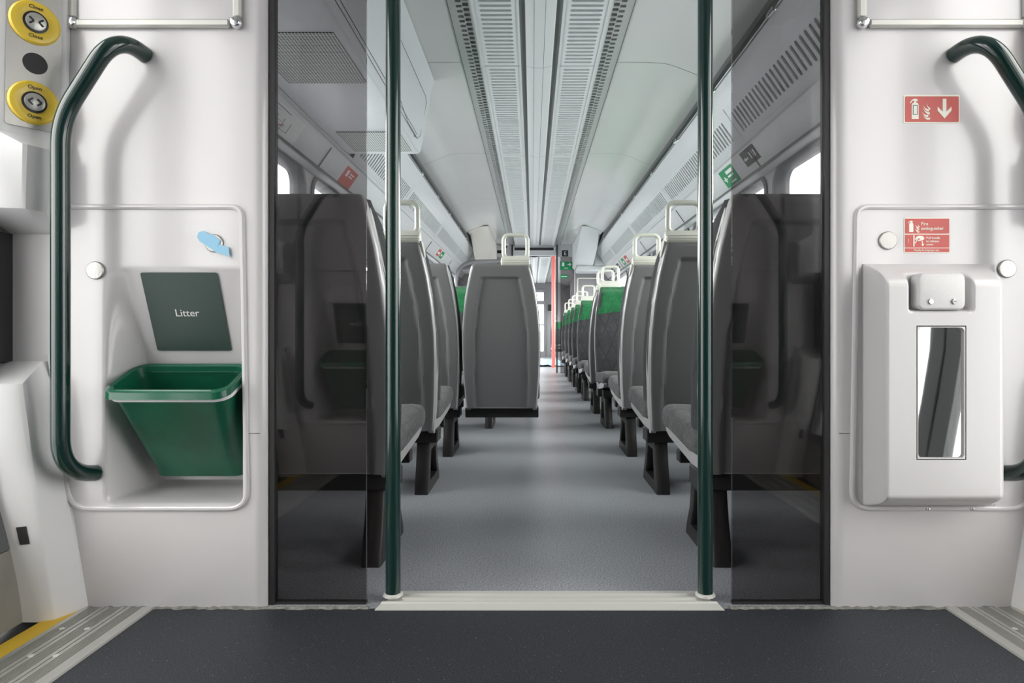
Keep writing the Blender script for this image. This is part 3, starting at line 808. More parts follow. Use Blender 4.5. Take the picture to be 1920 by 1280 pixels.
def control(s, n):
    X = lambda x: s*(x+.041)
    # face frame of the housing
    z0 = 1.118
    a = Vector((1.096, 1.514)); b = Vector((1.172, 1.421)); d = (b-a).normalized(); nn = Vector((-d.y, -d.x))
    nn = Vector((d.y, -d.x))
    if nn.x > 0: nn = -nn
    lean = -.016/.985
    def F(u, v, h):      # u along the face from its wall side, v height, h outwards
        p = a + d*u + nn*h
        return Vector((X(p.x + lean*(v-1.115)), p.y, v))
    t = thing('door_control_panel', 'brushed steel panel with yellow Close and Open buttons at the %s edge' % n, 'control panel', tuple(F(.058, 1.3, 0)))
    out = rrect(.010, .112, z0, 1.482, .006, 3)
    MB().loft([[F(u, v, h) for u, v in out] for h in (.0, .003)]).build('plate', 'brushed_steel', t)
    up = (F(.06, 1.3, 0)-F(.06, 1.2, 0)).normalized()
    side = (F(.02, 1.3, 0)-F(.08, 1.3, 0)).normalized()     # towards the wall side
    N = side.cross(up) if s < 0 else up.cross(side)
    if (N.x*(-s)) < 0: N = -N
    U = up.cross(N).normalized()
    for (z, word, ch) in ((1.357, 'Close', '><'), (1.176, 'Open', '<>')):
        c = F(.061, z, .003)
        bt = MB().disc_stack(c, N, [(.0485, 0), (.0485, .003), (.045, .007), (.036, .009), (.030, .0075), (.024, .0075)], 40, ell=1.0).build('button', 'yellow_plastic', t)
        bt['label'] = 'yellow %s button' % word
        MB().disc_stack(c, N, [(.0240, .007), (.0240, .0088), (.021, .0092)], 32).build('ring', 'sign_black', bt)
        MB().disc_stack(c, N, [(.0195, .0088), (.0195, .0115), (.018, .0125), (.001, .0128)], 32).build('push_cap', 'aluminium', bt)
        cc = c + N*.0131
        for sg, o in ((1 if ch[0] == '<' else -1, -.0085), (-1 if ch[0] == '<' else 1, .0085)):
            m = MB()
            for e in (-1, 1):
                p0 = cc + U*(o - sg*.004); p1 = cc + U*(o + sg*.0045) + up*(e*.0075)
                q = (p1-p0).normalized().cross(N)*.0019
                vs = [p0-q, p1-q, p1+q, p0+q]
                m.loft([vs, [v+N*.0006 for v in vs]])
            m.build('arrow', 'sign_black', bt, smooth=False)
        for v, dz in ((word, .0325), (word, -.0325)):
            text('lettering', v, .0115, c + N*.0094 + up*dz, U, up, 'sign_black', bt)
        for dz in (.042, -.042):
            m = MB()
            for i in range(9):
                m.disc_stack(c + N*.0066 + up*(dz+random.choice((-.0016, .0016))) + U*((i-4)*.0042), N, [(.0009, 0), (.0006, .0012)], 8)
            m.build('braille', 'yellow_plastic', bt)
    MB().disc_stack(F(.059, 1.266, .003), N, [(.0235, 0), (.0235, .0008), (.001, .0009)], 32).build('sensor', 'sign_black', t)
random.seed(5)
for s in (-1, 1):
    for far in (True, False): pillar(s, far)

def body_side(z):
    return 1.195 + .095*smooth(0, .75, z)
def sliding_door(s, y0, y1, label):
    t = thing('sliding_door', label, 'door', (s*1.2, (y0+y1)/2, 0))
    zs = [.0, .05, .1, .17, .172, .3, .45, .6, .75, .76, 1.0, 1.4, 1.83, 1.84, 2.0]
    def leaf(zs, ya, yb, m, nm, th=.03, off=0):
        rows = []
        for z in zs:
            x = body_side(z)+off; rows.append([(s*x, ya, z), (s*(x+th), ya, z), (s*(x+th), yb, z), (s*x, yb, z)])
        return MB().loft(rows).build(nm, m, t)
    leaf([.0, .05, .1, .17], y0, y1, 'kick_plate', 'kick_plate')
    leaf([.172, .19, .21], y0, y1, 'door_grey', 'lower_rail')
    leaf([1.88, 2.0, 2.1], y0, y1, 'door_grey', 'upper_panel')
    leaf([.21, .3, .45, .6, .8, 1.0, 1.3, 1.6, 1.88], y0, y0+.075, 'door_grey', 'stile')
    leaf([.21, .3, .45, .6, .8, 1.0, 1.3, 1.6, 1.88], y1-.075, y1, 'door_grey', 'stile')
    leaf([.21, .3, .45, .6, .8, 1.0, 1.3, 1.6, 1.88], y0+.07, y1-.07, 'door_glass', 'window_pane', th=.006, off=.012)
    leaf([.0, .3, .6, .8, 1.2, 2.1], y0-.008, y0, 'rubber', 'rubber_edge', th=.034, off=-.002)
for s, n in ((-1, 'left'), (1, 'right')):
    sliding_door(s, .145, .815, 'dark framed %s sliding door leaf nearest the viewer' % n)
    sliding_door(s, .825, 1.47, 'dark framed %s sliding door leaf beside the white pillar casing' % n)
    # header and sill of the doorway
    struct(MB().box(s*1.18, s*1.40, Q, P, 2.0, 2.2).build('trim_17' if s < 0 else 'trim_18', 'white_casing'))
    struct(MB().box(s*1.155, s*1.40, Q, P, -.05, -.012).build('trim_19' if s < 0 else 'trim_20', 'rubber'))
    struct(MB().box(s*1.30, s*1.40, Q-.04, Q+.05, 0, 2.2).build('trim_21', 'white_casing'))
    struct(MB().box(s*1.30, s*1.40, P-.08, P+.04, 0, 2.2).build('trim_22', 'white_casing'))
    struct(MB().box(s*1.105, s*1.155, Q, P, -.05, .0015).build('trim_23', 'yellow_paint'))
    # ribbed tread plate
    t = thing('tread_plate', 'ribbed aluminium tread plate with yellow edge at the %s doorway' % n, 'tread plate', (s*1.02, .8, 0))
    prof = [(.94, 0), (.942, .004), (.965, .0045)]
    x = .967
    while x < 1.098:
        prof += [(x, .0045), (x+.0005, .0005), (x+.0024, .0005), (x+.0029, .0045)]; x += .0048 if int((x-.967)/.024) % 2 == 0 else .0125
    prof += [(1.104, .0045), (1.105, 0)]
    prof = [(s*a, b) for a, b in prof]+[(s*1.105, -.02), (s*.94, -.02)]
    MB().loft([[(x, y, z) for x, z in prof] for y in (Q, P-.002)]).build('ribbed_plate', 'aluminium', t, angle=20)
    for y in (1.30, 1.42, 1.02, 1.14, .7):
        for x in ((1.0, 1.05) if y != 1.42 else (1.02, 1.075)):
            MB().disc_stack((s*x, y, .0045), (0, 0, 1), [(.006, 0), (.0055, .0012), (.003, .0006)], 14).build('screw', 'aluminium_pale', t)

# ------------------------------------------------------------------ hanging ceiling cabinet (left)
def ceiling_cabinet():
    t = thing('ceiling_cabinet', 'large white cabinet hanging from the ceiling at the left, with perforated underside', 'cabinet', (-.9, 2.8, 1.77))
    xi0, xi1, xo, zb = .722, .660, 1.165, 1.752
    y0, y1 = P+.02, 3.95
    prof = [(xo, zb), (.740, zb), (.727, zb+.006), (.722, zb+.018), (.690, 1.90), (.665, 2.06), (.655, 2.13), (.635, 2.195), (xo, 2.195)]
    rows = []
    for (y, k) in ((y0, 0), (y1-.02, 0), (y1-.006, .006), (y1, .02)):
        rows.append([(-(x+(k if x < .8 else -k)), y, z+(k if z < 1.8 else 0)) for x, z in prof])
    MB().loft(rows).build('housing', 'rack_panel', t, angle=28)
    for (a, b) in ((2.35, 2.82), (3.50, 3.87)):
        MB().box(-1.105, -.765, a, b, zb-.004, zb).build('perforated_panel', 'perforated_panel', t, smooth=False)
    # access hatch on the aisle face: thin outline, and two key holes
    def S(y, z, h=.0015):
        x = .722 - (z-1.77)*(.032/.13) if z < 1.9 else .690-(z-1.9)*(.025/.16)
        return (-(x-h), y, z)
    loop = [(3.05, 1.86), (3.50, 1.80), (3.78, 1.80), (3.83, 1.83), (3.83, 2.03), (3.78, 2.05), (3.05, 2.05)]
    m = MB()
    for (p, q) in zip(loop, loop[1:]+loop[:1]):
        if p[0] == 3.05 and q[0] == 3.05: continue
        m.tube([S(*p), S(*q)], .0012, 6)
    m.build('hatch_joint', 'dark_groove', t)
    for (y, z) in ((3.70, 1.79), (2.15, 1.90)):
        MB().disc_stack(S(y, z), (1, 0, 0), [(.006, 0), (.006, .002)], 10, ell=.6).build('keyhole', 'rubber', t)
    m = MB()
    for z in (1.795, 1.815): m.tube([S(y0+.02, z), S(y1-.2, z)], .0012, 6)
    m.build('seam', 'dark_groove', t)
ceiling_cabinet()

# ------------------------------------------------------------------ seats
def yback(z):      # rear face of the seat back, leaning away
    k = (1.02-z)/.76
    return .115*k**1.15 if k > 0 else 0
def hw(z):         # half width of the barrel-shaped back
    pts = [(.24, .186), (.30, .191), (.42, .199), (.55, .2035), (.66, .203), (.78, .194), (.88, .180), (.96, .163), (1.02, .148)]
    for (a, xa), (b, xb) in zip(pts, pts[1:]):
        if z <= b:
            t = (z-a)/(b-a); return xa+(xb-xa)*t
    return .148
def recess_in(x, z):
    w = hw(z)-.047-.014*smooth(.30, .60, z)-.011*smooth(.6, .95, z)
    e = smooth(w+.006, w-.006, abs(x)); tz = smooth(.952, .940, z)
    return .016*e*tz
def shell_mesh():
    mb = MB(); rows = []
    zs = [.262, .275]+frange(.30, .92, 32)+frange(.93, .965, 8)+[.98, .995, 1.005, 1.013, 1.018, 1.020]
    for z in zs:
        w = hw(z); y = yback(z); top = max(0, z-1.0)/.02; rr = .016
        yo = .012*top**2.2; wi = .008*top**2
        w -= wi
        dep = .052 if z > .5 else .052+(.5-z)*.25
        dep *= 1-.25*smooth(.7, 1.02, z)
        row = [(-w+.012, y+dep), (-w, y+dep-.01), (-w, y+rr+yo)]
        for k in range(1, 5):
            a = k/4*pi/2; row.append((-w+rr*(1-cos(a)), y+rr*(1-sin(a))+yo))
        n = 44
        xe = w-rr
        mid = []
        for k in range(1, n): 
            x = -xe+2*xe*k/n; mid.append((x, y+recess_in(x, z)+yo))
        row += mid
        for k in range(4, 0, -1):
            a = k/4*pi/2; row.append((w-rr*(1-cos(a)), y+rr*(1-sin(a))+yo))
        row += [(w, y+rr+yo), (w, y+dep-.01), (w-.012, y+dep)]
        rows.append([(x, yy, z) for x, yy in row])
    mb.loft(rows)
    return mb
def side_profile():
    """L-shaped side wing outline in (y, z)"""
    out = [(.118, .262), (.135, .250), (.16, .248), (.58, .296), (.620, .308), (.640, .324), (.636, .338), (.615, .342),
           (.36, .305), (.29, .296), (.245, .302), (.215, .330), (.196, .38), (.166, .46), (.138, .56), (.108, .68), (.080, .80), (.062, .90), (.050, .965), (.042, .99), (.03, .98)]
    for z in (.85, .7, .55, .4, .32): out.append((yback(z)+.012, z))
    return out
def side_wing(s):
    pr = side_profile()
    mb = MB(); rows = []
    cy = sum(p[0] for p in pr)/len(pr)
    def X(z, o): return s*(hw(max(.24, min(1.02, z)))-o)
    rows = [[(X(z, .020), y, z) for y, z in pr], [(X(z, .003), y, z) for y, z in pr], [(X(z, -.0015), y + (.003 if y < .12 else -.003), z) for y, z in pr]]
    mb.loft(rows); return mb
def cushion_back(z0f, z1):
    mb = MB(); half = [0, .2, .42, .62, .80, .90, .955, .985, 1.0]; frac = {.90: .99, .955: .93, .985: .80, 1.0: .55}
    us = [-h for h in half[:0:-1]]+half; nx = len(us)-1; nz = 16
    def pt(i, j, front):
        u = us[i]; k = j/nz; zb = z0f(u); z = zb+(z1-zb)*k
        x = u*(hw(z)-.004+(.009 if front else 0)); y = yback(z)+.034; a = abs(u)
        if front:
            zt = smooth(1.016, .955, z)
            side = (.135-.020*smooth(.55, .95, z))*frac.get(round(a, 3), 1)
            y += (side + .022*a**3*(1-a**20) + .016*(1-a*a)*smooth(.30, .45, z)*smooth(.75, .55, z) + .014*smooth(.80, .88, z)*(1-a**8))*(.30+.70*zt)
        return (x, y, z)
    n = nx+1
    fr = [pt(i, j, True) for j in range(nz+1) for i in range(n)]; bk = [pt(i, j, False) for j in range(nz+1) for i in range(n)]
    o = len(fr); fs = []
    for j in range(nz):
        for i in range(nx):
            a = j*n+i; fs.append((a, a+1, a+1+n, a+n)); fs.append((o+a, o+a+n, o+a+1+n, o+a+1))
    for i in range(nx):
        fs.append((i, o+i, o+i+1, i+1)); a = nz*n+i; fs.append((a, a+1, o+a+1, o+a))
    for j in range(nz):
        a = j*n; fs.append((a, a+n, o+a+n, o+a)); a += nx; fs.append((a, o+a, o+a+n, a+n))
    mb.add(fr+bk, fs); return mb
def cushion_seat():
    mb = MB(); rows = []
    prof = [(.165, .300), (.30, .302), (.56, .325), (.625, .322), (.652, .338), (.664, .362), (.656, .388), (.620, .404), (.55, .404), (.42, .392), (.28, .384), (.165, .380)]
    for x, k in ((-.205, .66), (-.201, .86), (-.188, .98), (-.165, 1.03), (-.08, .98), (0, .96), (.08, .98), (.165, 1.03), (.188, .98), (.201, .86), (.205, .66)):
        cy, cz = .40, .355
        rows.append([(x, cy+(y-cy)*(1-(1-k)*.25), cz+(z-cz)*k) for y, z in prof])
    mb.loft(rows); return mb
def handle_mesh(s):
    """loop on the upper corner, s = side; x spans .148 .. .010 from the centre"""
    mb = MB(); x0, x1 = s*.005, s*.150
    c = (x0+x1)/2; a = abs(x1-x0)/2-.011
    pts = []
    for (u, v) in rrect(c-a, c+a, 1.050, 1.168, .026, 6): pts.append((u, .035+.06*(1.06-v), v))
    pts.append(pts[0])
    mb.tube(pts+[pts[1]], .0108, 14, caps=False, sq=.9)
    return mb
def handle_base(s):
    mb = MB(); x0, x1 = s*.002, s*.153
    xa, xb = min(x0, x1), max(x0, x1)
    rows = []
    for (z, yi, yo, dx) in ((1.008, .002, .070, 0), (1.014, -.004, .072, 0), (1.020, -.006, .072, 0), (1.0225, -.003, .070, -.001), (1.025, -.006, .071, 0), (1.031, -.005, .070, 0), (1.0335, -.002, .068, -.001), (1.036, -.004, .068, 0), (1.052, .014, .056, -.001), (1.056, .018, .052, -.004)):
        rows.append([(u, v, z) for u, v in rrect(xa-dx, xb+dx, yi, yo, .012, 4)])
    mb.loft(rows)
    # tongue down the outer side
    mb.loft([[(s*x, y, z) for x, y in ((.145, .010), (.158, .006), (.158, .062), (.145, .062))] for z in (1.015,)] + [[(s*x, y, z) for x, y in ((.150, .020), (.166, .016), (.166, .062), (.150, .062))] for z in (.972,)] + [[(s*x, y, z) for x, y in ((.156, .030), (.168, .027), (.168, .052), (.156, .052))] for z in (.955,)])
    return mb
def leg_mesh():
    mb = MB()
    out = [(.125, 0), (.455, 0), (.447, .03), (.405, .10), (.378, .205), (.178, .205), (.160, .12), (.128, .03)]
    hole = [(.205, .045), (.375, .045), (.355, .10), (.335, .165), (.220, .165), (.215, .12), (.207, .08), (.203, .06)]
    hole = [(.200, .045), (.385, .045), (.375, .065), (.352, .105), (.335, .170), (.225, .170), (.212, .115), (.198, .065)]
    n = 8
    for x0, x1 in ((-.027, .027),):
        vs = []
        for x, k in ((x0, 1), (x0+.005, 0), (x1-.005, 0), (x1, 1)):
            for (y, z) in out:
                vs.append((x, y+(.004 if y < .29 else -.004)*k, z))
            for (y, z) in hole:
                vs.append((x, y+(-.004 if y < .29 else .004)*k, z))
        fs = []
        for r in range(3):
            for i in range(n):
                j = (i+1) % n; a = r*16
                fs.append((a+i, a+j, a+16+j, a+16+i)); fs.append((a+8+i, a+16+8+i, a+16+8+j, a+8+j))
        for a in (0, 48):
            for i in range(n):
                j = (i+1) % n; fs.append((a+i, a+j, a+8+j, a+8+i))
        mb.add(vs, fs)
    mb.box(-.030, .030, .17, .385, .2035, .262, .004)
    return mb
# prototype parts (in seat coordinates: x across, y towards the knees, z up)
class Kit: pass
K = {}
def proto(key, mb, m, name, **kw):
    o = mb.build(name, m, **kw); K[key] = o; col.objects.unlink(o); return o
proto('shell', shell_mesh(), 'shell_grey', 'back_shell', angle=50)
K['shell'].data.materials.append(MATS['shell_silver'])
for _p in K['shell'].data.polygons:
    if abs(_p.normal.x) > .62 and abs(_p.center.x) > hw(max(.25, min(1.02, _p.center.z)))-.025: _p.material_index = 1
proto('wingL', side_wing(-1), 'shell_silver', 'side_wing', angle=40)
proto('wingR', side_wing(1), 'shell_silver', 'side_wing', angle=40)
zb_head = lambda u: .800+.022*(1-u*u)
proto('back', cushion_back(lambda u: .36, .80), 'moquette_grey', 'back_cushion', angle=60)
K['back'].name = 'back_cushion'
_me = K['back'].data
for v in _me.vertices:
    w = hw(v.co.z)-.004; u = max(-1, min(1, v.co.x/w)); k = max(0, (v.co.z-.60)/.20)
    v.co.z += k*(.022*(1-u*u))
proto('head', cushion_back(zb_head, 1.012), ['moquette_green', 'moquette_grey'], 'headrest', angle=60)
for _p in K['head'].data.polygons:
    if abs(_p.normal.x) > .75 or _p.normal.y < -.5: _p.material_index = 1
proto('seat', cushion_seat(), 'moquette_seat', 'seat_cushion', angle=60)
proto('pan', MB().loft([[(x, y, z) for y, z in ((.13, .262), (.16, .254), (.58, .300), (.61, .312), (.60, .322), (.50, .310), (.14, .305))] for x in (-.182, .182)]), 'shell_silver', 'seat_pan')
proto('beam', MB().box(-.198, .198, .165, .27, .205, .262, .004), 'black_plastic', 'beam')
proto('rail', MB().box(-.185, .185, .45, .50, .228, .268, .003), 'black_plastic', 'cross_rail')
proto('leg', leg_mesh(), 'leg_brown', 'leg', angle=40)
for s, k in ((-1, 'L'), (1, 'R')):
    proto('handle'+k, handle_mesh(s), 'handle_cream', 'grab_handle', angle=60)
    proto('hbase'+k, handle_base(s), 'handle_cream', 'handle_base', angle=30)

def place_seat(x, yref, facing, label, group, handle=None, leg=None):
    """facing: the seat looks towards the viewer. handle / leg: local side (world sense) -1 or +1"""
    r = bpy.data.objects.new('train_seat', None); col.objects.link(r); r.empty_display_size = .05
    r.location = (x, yref, 0); r.rotation_euler = (0, 0, pi if facing else 0)
    r['label'] = label; r['category'] = 'seat'; r['group'] = group
    f = -1 if facing else 1
    def put(key, dx=0.0, par=None):
        c = K[key].copy(); col.objects.link(c); c.parent = par or r; c.location = (dx, 0, 0) if par is None else (0, 0, 0); return c
    for k in ('shell', 'wingL', 'wingR', 'pan', 'seat', 'back', 'head', 'beam', 'rail'): put(k)
    if handle:
        h = put('handle'+('L' if handle*f < 0 else 'R')); put('hbase'+('L' if handle*f < 0 else 'R'), par=h)
    if leg: put('leg', dx=leg*f*.137)
    return r
ROW = ['first', 'second', 'third']
G_AWAY = 'grey-backed seats facing down the coach'; G_FACE = 'seats facing the viewer with green headrests'
AW = [1.68, 2.50, 3.32]
for i, y in enumerate(AW):
    for s, sd in ((-1, 'left'), (1, 'right')):
        place_seat(s*.63, y, False, 'grey-backed train seat on the %s of the aisle, %s row from the smoked screens' % (sd, ROW[i]) if not (s < 0 and i == 2) else 'middle seat of the left three-seat row, its grey back partly hidden by the aisle seat', G_AWAY, handle=(-s if (i > 0 and not (s < 0 and i == 2)) else None), leg=-s)
        place_seat(s*1.06, y, False, 'window seat by the %s wall, back towards the viewer, %s row from the smoked screens' % (sd, ROW[i]), G_AWAY, leg=(s if i == 0 else None))
place_seat(-.205, 3.32, False, 'grey-backed train seat jutting into the centre of the coach, cream handle on top', G_AWAY, handle=1)
FACE = [4.94, 6.84, 7.74, 8.54, 9.44, 10.50]
FN = ['nearest', 'second', 'third', 'fourth', 'fifth', 'farthest']
for i, y in enumerate(FACE):
    place_seat(.63, y, True, 'aisle seat on the right facing the viewer with green headrest, %s such seat' % FN[i], G_FACE, handle=-1, leg=-1)
    place_seat(1.06, y, True, 'window seat on the right facing the viewer, %s such row' % FN[i], G_FACE)
place_seat(.63, 5.20, False, 'right aisle seat back to back with the nearest green-headrest seat', G_AWAY, handle=-1, leg=-1)
place_seat(1.06, 5.20, False, 'right window seat back to back with the nearest green-headrest row', G_AWAY)
place_seat(-.635, 4.94, True, 'green-headrest seat glimpsed left of the centre seat back', G_FACE)
place_seat(-1.06, 4.94, True, 'left window seat facing the viewer behind the three-seat row', G_FACE)
place_seat(-.205, 4.94, True, 'green-headrest seat hidden behind the centre seat back', G_FACE, leg=-1)
G_H = 'left-hand seats out of sight behind the centre seat'
for y, f in ((5.20, False), (6.84, True), (7.74, True)):
    for x in (-.205, -.635): place_seat(x, y, f, 'left-hand seat farther down the coach, out of sight behind the centre seat', G_H, leg=(1 if x > -.3 else None))

# ------------------------------------------------------------------ signs on the cant panels
def cant_frame(s):
    a = Vector((1.262, 1.612)); b = Vector((1.185, 1.722)); d = (b-a).normalized(); n = Vector((-d.y, d.x))
    if n.x > 0: n = -n
    L = (b-a).length
    def F(y, k, h): p = a + d*(L*k) + n*h; return Vector((s*p.x, y, p.y))
    return F
def cant_sign(s, y, length, m, name, label, k0=.15, k1=.85, marks=None, extra=None, group=None):
    F = cant_frame(s); t = thing(name, label, 'sign', tuple(F(y, .5, 0)), group=group)
    out = rrect(0, 1, 0, 1, .04, 2)
    MB().loft([[F(y-length/2+length*u, k0+(k1-k0)*v, h) for u, v in out] for h in (.0, .0012)]).build('plate', m, t, smooth=False)
    up = (F(0, 1, 0)-F(0, 0, 0)).normalized(); L = (F(0, 1, 0)-F(0, 0, 0)).length
    U = Vector((0, -1, 0)) if s > 0 else Vector((0, 1, 0))
    for b, size, dy, k in (marks or []):
        text('lettering', b, size, F(y, k, .0016)+U*dy, U, up, 'white_paint', t)
    if extra:
        mm = MB()
        for pts in extra:
            mm.loft([[F(y, k0+(k1-k0)*v, h)+U*((u-.5)*length) for u, v in pts] for h in (.0013, .0018)])
        mm.build('pictogram', 'white_paint', t, smooth=False, weld=False)
cross = [[(.16, .30), (.24, .30), (.24, .62), (.16, .62)], [(.08, .42), (.32, .42), (.32, .50), (.08, .50)],
         [(.40, .14), (.70, .14), (.70, .10), (.80, .18), (.70, .26), (.70, .22), (.40, .22)]]
cant_sign(1, 4.14, .26, 'sign_green', 'first_aid_sign', 'green sign with white cross and arrow beside the right pole', .05, .95, None, cross+[[(.42, .66), (.90, .66), (.90, .84), (.42, .84)], [(.42, .46), (.82, .46), (.82, .56), (.42, .56)]])
cant_sign(1, 3.72, .22, 'sign_black', 'direction_sign', 'black sign with white symbols seen through the right smoked screen', .3, 1.0, None, [[(.52, .28), (.58, .28), (.58, .72), (.52, .72)], [(.66, .28), (.72, .28), (.72, .72), (.66, .72)], [(.80, .28), (.86, .28), (.86, .72), (.80, .72)], [(.05, .45), (.18, .3), (.18, .4), (.35, .4), (.35, .5), (.18, .5), (.18, .6)]])
cant_sign(-1, 4.16, .24, 'sign_red', 'fire_notice', 'red square notice seen through the left smoked screen', .0, .9, None, [[(.2, .5), (.35, .5), (.35, .85), (.2, .85)], [(.45, .55), (.75, .55), (.75, .62), (.45, .62)], [(.45, .7), (.8, .7), (.8, .77), (.45, .77)]])
cant_sign(1, 8.65, .20, 'sign_red', 'red_notice', 'small red notice far along the right cant panel', .1, .9, None, [[(.2, .3), (.8, .3), (.8, .6), (.2, .6)]])
cant_sign(1, 8.95, .20, 'sign_green', 'green_notice', 'small green notice far along the right cant panel', .1, .9, None, [[(.3, .3), (.7, .3), (.7, .6), (.3, .6)]])
cant_sign(1, 9.5, .18, 'sign_black', 'dark_notice', 'first small dark notice beyond the green one at right', .2, .8, None, [[(.3, .3), (.7, .3), (.7, .6), (.3, .6)]])
cant_sign(1, 10.1, .18, 'sign_black', 'dark_notice', 'second small dark notice near the far end at right', .2, .8, None, [[(.3, .3), (.7, .3), (.7, .6), (.3, .6)]])
cant_sign(-1, 8.1, .20, 'sign_red', 'red_notice', 'small red notice far along the left cant panel', .3, 1.0, None, [[(.2, .3), (.8, .3), (.8, .6), (.2, .6)]])
cant_sign(-1, 8.35, .20, 'sign_green', 'green_notice', 'small green notice far along the left cant panel', .3, 1.0, None, [[(.3, .3), (.7, .3), (.7, .6), (.3, .6)]])
def route_map():
    F = cant_frame(-1); t = thing('route_map', 'white route map with grey lines high on the left, seen through the smoked screen', 'map', tuple(F(2.7, .5, 0)))
    MB().loft([[F(y, k, h) for y, k in ((2.15, .05), (3.28, .05), (3.28, .95), (2.15, .95))] for h in (0, .001)]).build('sheet', 'paper', t, smooth=False)
    random.seed(11); g = {'map_line': MB(), 'map_green': MB(), 'map_red': MB()}
    def seg(m, y0, k0, y1, k1, w=.0018): g[m].tube([F(y0, k0, .0012), F(y1, k1, .0012)], w, 4)
    seg('map_line', 2.2, .85, 3.1, .85, .003); seg('map_line', 2.2, .75, 3.0, .75, .001)
    for i in range(5): seg('map_line', 2.3+.03*i, .2+.12*i, 3.15-.05*i, .2+.12*i)
    for i in range(11): seg('map_line', 2.35+.08*i, .15+.04*(i % 3), 2.35+.08*i, .6)
    for i in range(4): seg('map_green', 2.5+.12*i, .3, 2.6+.12*i, .55, .003)
    for i in range(3): seg('map_red', 2.8+.12*i, .25, 2.85+.12*i, .4, .003)
    for k, m in g.items(): m.build('map_lines', k, t, smooth=False, weld=False)
route_map()

# ------------------------------------------------------------------ far end of the saloon
def end_screen(y):
    for s in (-1, 1):
        nm = 'wall_end'
        struct(MB().box(s*.70, s*1.40, y, y+.05, 0, 2.2).build(nm, 'end_wall_grey'))
end_screen(END); end_screen(V2-.05)
struct(MB().box(-.40, .40, END-.02, END+.06, 2.015, 2.2).build('wall_end', 'cant_panel'))
for s in (-1, 1):
    struct(MB().box(s*.40, s*.70, END, END+.04, 1.995, 2.2).build('wall_end', 'cant_panel'))
    struct(MB().box(s*1.32, s*1.40, END, V2, 0, .7).build('wall_left' if s < 0 else 'wall_right', 'white_casing'))
    struct(MB().box(s*1.32, s*1.40, END, V2, 1.9, 2.2).build('wall_left' if s < 0 else 'wall_right', 'white_casing'))
    struct(MB().box(s*1.35, s*1.356, END, V2, .7, 1.9).build('window_20' if s < 0 else 'window_21', 'window_glass'))
    struct(MB().box(s*.372, s*.395, END-.03, END+.03, 0, 2.2).build('trim_24', 'rubber'))
